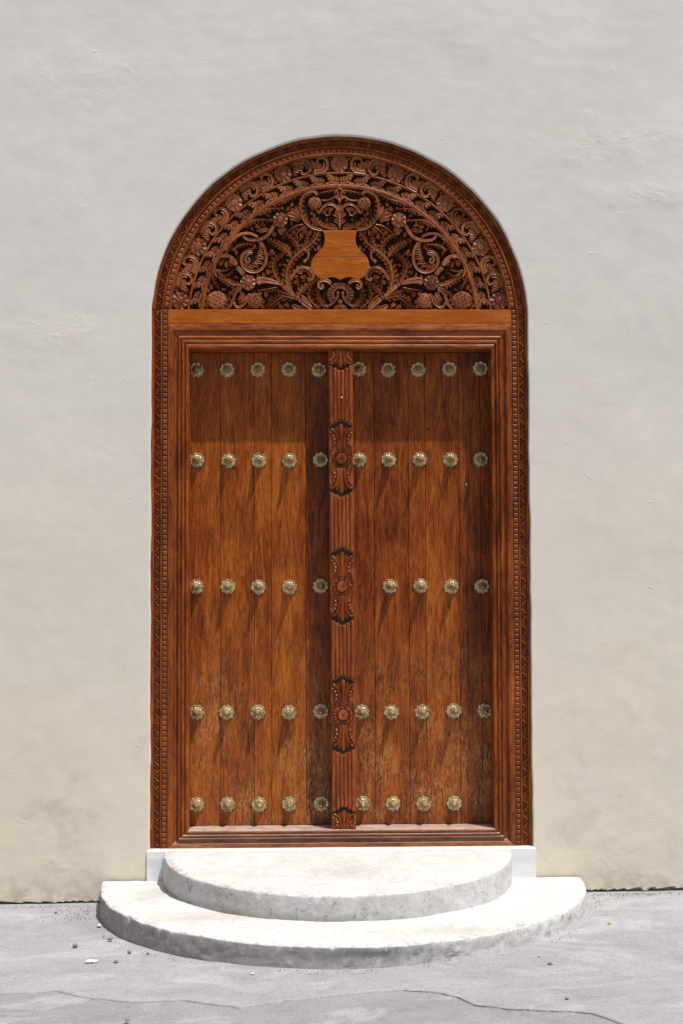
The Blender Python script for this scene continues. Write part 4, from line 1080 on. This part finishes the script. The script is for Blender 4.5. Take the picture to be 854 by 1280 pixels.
for vc, a in panels:
    # flat black patches on the sunk ends
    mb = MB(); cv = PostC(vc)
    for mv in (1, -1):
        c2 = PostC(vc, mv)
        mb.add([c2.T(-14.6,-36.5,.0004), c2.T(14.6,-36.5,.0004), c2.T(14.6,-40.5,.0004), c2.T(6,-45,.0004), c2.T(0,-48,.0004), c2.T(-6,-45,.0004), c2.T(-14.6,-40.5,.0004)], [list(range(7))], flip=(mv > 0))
    obj('sunk_ground', mb, NEAR_BLACK, post)
    mb = MB(); acanthus(mb, vc, 1, a, True, 11.5); acanthus(mb, vc, -1, a, True, 11.5)
    obj('acanthus_carving', mb, W_post, post)
    mb = MB()
    for i in range(10):
        t = 2*PI*(i+.5)/10; c, s_ = math.cos(t), math.sin(t)
        lobe(mb, cv, (c*7.2, s_*7.2), (c*12.4, s_*12.4), 2.5, 0, .0120, 5)
    rows = []
    for rr_, hh in ((6.6,0),(6.6,.012),(6.1,.0155),(5,.0160),(1.2,.0160),(1.0,.013)):
        rows.append([cv.T(rr_*math.cos(2*PI*i/20), rr_*math.sin(2*PI*i/20), hh) for i in range(20)])
    mb.grid(rows, closed=True)
    obj('rosette', mb, W_post, post)
    mb = MB(); ball(mb, cv, 0, 0, 1.2, .0145, 8, .0125); obj('screw_hole', mb, NEAR_BLACK, post)
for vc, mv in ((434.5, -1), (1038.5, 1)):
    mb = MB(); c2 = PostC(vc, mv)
    mb.add([c2.T(-14.6,-20,.0004), c2.T(14.6,-20,.0004), c2.T(14.6,-27,.0004), c2.T(0,-31,.0004), c2.T(-14.6,-27,.0004)], [list(range(5))], flip=(mv > 0)); obj('sunk_ground', mb, NEAR_BLACK, post)
    mb = MB(); acanthus(mb, vc, mv, 25.5, False, .8); obj('acanthus_carving', mb, W_post, post)
# reeds between the panels
def reed_end(u, base, d): return base + d*(6.5*abs(u)/14.6 - 1.2*math.cos(u*1.4))
segs = [(462.0, 524.5, 'a', 'b'), (621.5, 684.5, 'a', 'b'), (781.5, 844.5, 'a', 'b'), (943.5, 1009.5, 'a', 'b')]
for v0, v1, _, _ in segs:
    mb = MB()
    for i in range(6):
        u = -12.2+i*4.88; e0 = v0-8.6*abs(u)/14.6+1.5; e1 = v1+8.6*abs(u)/14.6-1.5; rows = []
        w_ = 2.30
        for t, kk in ((0, .35), (.012, .85), (.03, 1), (.25, 1), (.5, 1), (.75, 1), (.97, 1), (.988, .85), (1, .35)):
            v = e0+(e1-e0)*t; z = zp(v); r = []
            for q, h in ((-1,0),(-1,.5),(-.7,.86),(-.25,1),(.25,1),(.7,.86),(1,.5),(1,0)):
                r.append((pcx(z)+(u+q*w_*(kk**.5))*S, PY+.012-h*.012*kk, z))
            rows.append(r)
        mb.grid(rows, flip=False)
    obj('reeded_shaft', mb, W_post, post, smooth=False)
mb = MB(); c = PW(427.3, 496.5, PY-.001); n = 8
mb.add([(c.x+.0048*math.cos(2*PI*i/n), PY-.0015, c.z+.0048*math.sin(2*PI*i/n)) for i in range(n)], [list(range(n))]); obj('nail', mb, NAIL, post)

# ------------------------------------------------------------------ small things on the ground
def pebble(u, v, r, mat, label, name='pebble', cat='pebble', flat=.6, group='small stones on the street'):
    c = PG(u, v, .010); mb = MB(); n = 9; sd = random.random()*50; rows = []
    for ph in (-1.2, -.6, 0, .5, 1.0, 1.4):
        rows.append([(c.x+r*math.cos(ph)*math.cos(2*PI*i/n)*(1+.35*noise.noise(Vector((i, ph, sd)))), c.y+r*math.cos(ph)*math.sin(2*PI*i/n)*(1+.35*noise.noise(Vector((ph, i, sd)))), c.z+r*flat*(math.sin(ph)+.75)) for i in range(n)])
    mb.grid(rows, closed=True, flip=False); mb.f.append(list(range(len(mb.v)-n, len(mb.v))))
    o = obj(name, mb, mat, None, loc=(c.x, c.y, c.z)); o['label'] = label; o['category'] = cat
    if group: o['group'] = group
pebble(70, 1141, .008, STONE, 'small dark stone near the wall left of the steps')
pebble(94, 1183, .012, STONE, 'flat brown grey stone left of the lower step, away from the wall')
pebble(138, 1175, .012, STONE, 'round dark stone close to the left curve of the lower step')
pebble(162, 1191, .010, STONE, 'dark stone at the foot of the lower step, front left')
pebble(145, 1203.5, .011, STONE, 'dark round stone just right of the paper scrap')
pebble(185, 1192.5, .007, STONE, 'tiny dark stone touching the lower step riser')
pebble(124, 1158, .011, PALE, 'pale crumb of plaster at the left end of the lower step')
pebble(688, 1206, .011, STONE, 'dark forked stone on the pavement right of the steps')
pebble(674, 1197, .007, STONE, 'smaller dark stone behind the forked one, right of the steps')
pebble(709, 1249, .008, STONE, 'small dark stone near the crack in the pavement')
pebble(159, 1276, .009, STONE, 'dark stone at the near left of the street')
pebble(316, 1217.5, .010, PALE, 'bright white round bottle cap in front of the lower step', 'bottle_cap', 'bottle cap', .3, None)
pebble(762, 1154, .009, DRY, 'small ochre dry leaf on the pavement right of the steps', 'dry_leaf', 'leaf', .25, None)
c = PG(114, 1202, .012); mb = MB()
mb.grid([[(c.x+(i-3)*.008+.002*j, c.y+(j-1.5)*.012, c.z+.003+.004*noise.noise(Vector((i*.9, j*.9, 3)))) for i in range(7)] for j in range(4)])
mb.grid([[(c.x+(i-3)*.008+.002*j, c.y+(j-1.5)*.012, c.z+.0015+.004*noise.noise(Vector((i*.9, j*.9, 3)))) for i in range(7)] for j in range(4)], flip=True)
o = obj('paper_scrap', mb, PAPER, None, loc=(c.x, c.y, c.z)); o['label'] = 'crumpled blue and white paper scrap on the street left of the steps'; o['category'] = 'litter'
# grit swept against the wall and the riser
mb = MB()
def grain(x, y, r):
    z = gz(x, y)+.009; a = random.random()*6
    vs = [(x+r*math.cos(a+k*PI/2), y+r*math.sin(a+k*PI/2), z-.002) for k in range(4)] + [(x+.3*r, y, z+r*.8)]
    mb.add(vs, [(0,1,4),(1,2,4),(2,3,4),(3,0,4)])
for i in range(220):
    a = random.uniform(-.1, PI+.1); rr_ = 1.235+abs(random.gauss(0, .02))
    grain(rr_*math.cos(a), -.015-1.21*rr_/1.235*math.sin(a), random.uniform(.0015, .004))
for i in range(90):
    grain(-1.22-abs(random.gauss(0, .10)), -random.uniform(.05, .34), random.uniform(.0015, .0045))
for i in range(300):
    grain(random.choice((-1, 1))*random.uniform(1.24, 2.0), -abs(random.gauss(0, .02))-.047, random.uniform(.0015, .005))
for i in range(260):
    grain(random.uniform(-1.9, 1.9), -random.uniform(.1, 2.2), random.uniform(.0012, .003))
obj('grit', mb, GRITM, kind='stuff')
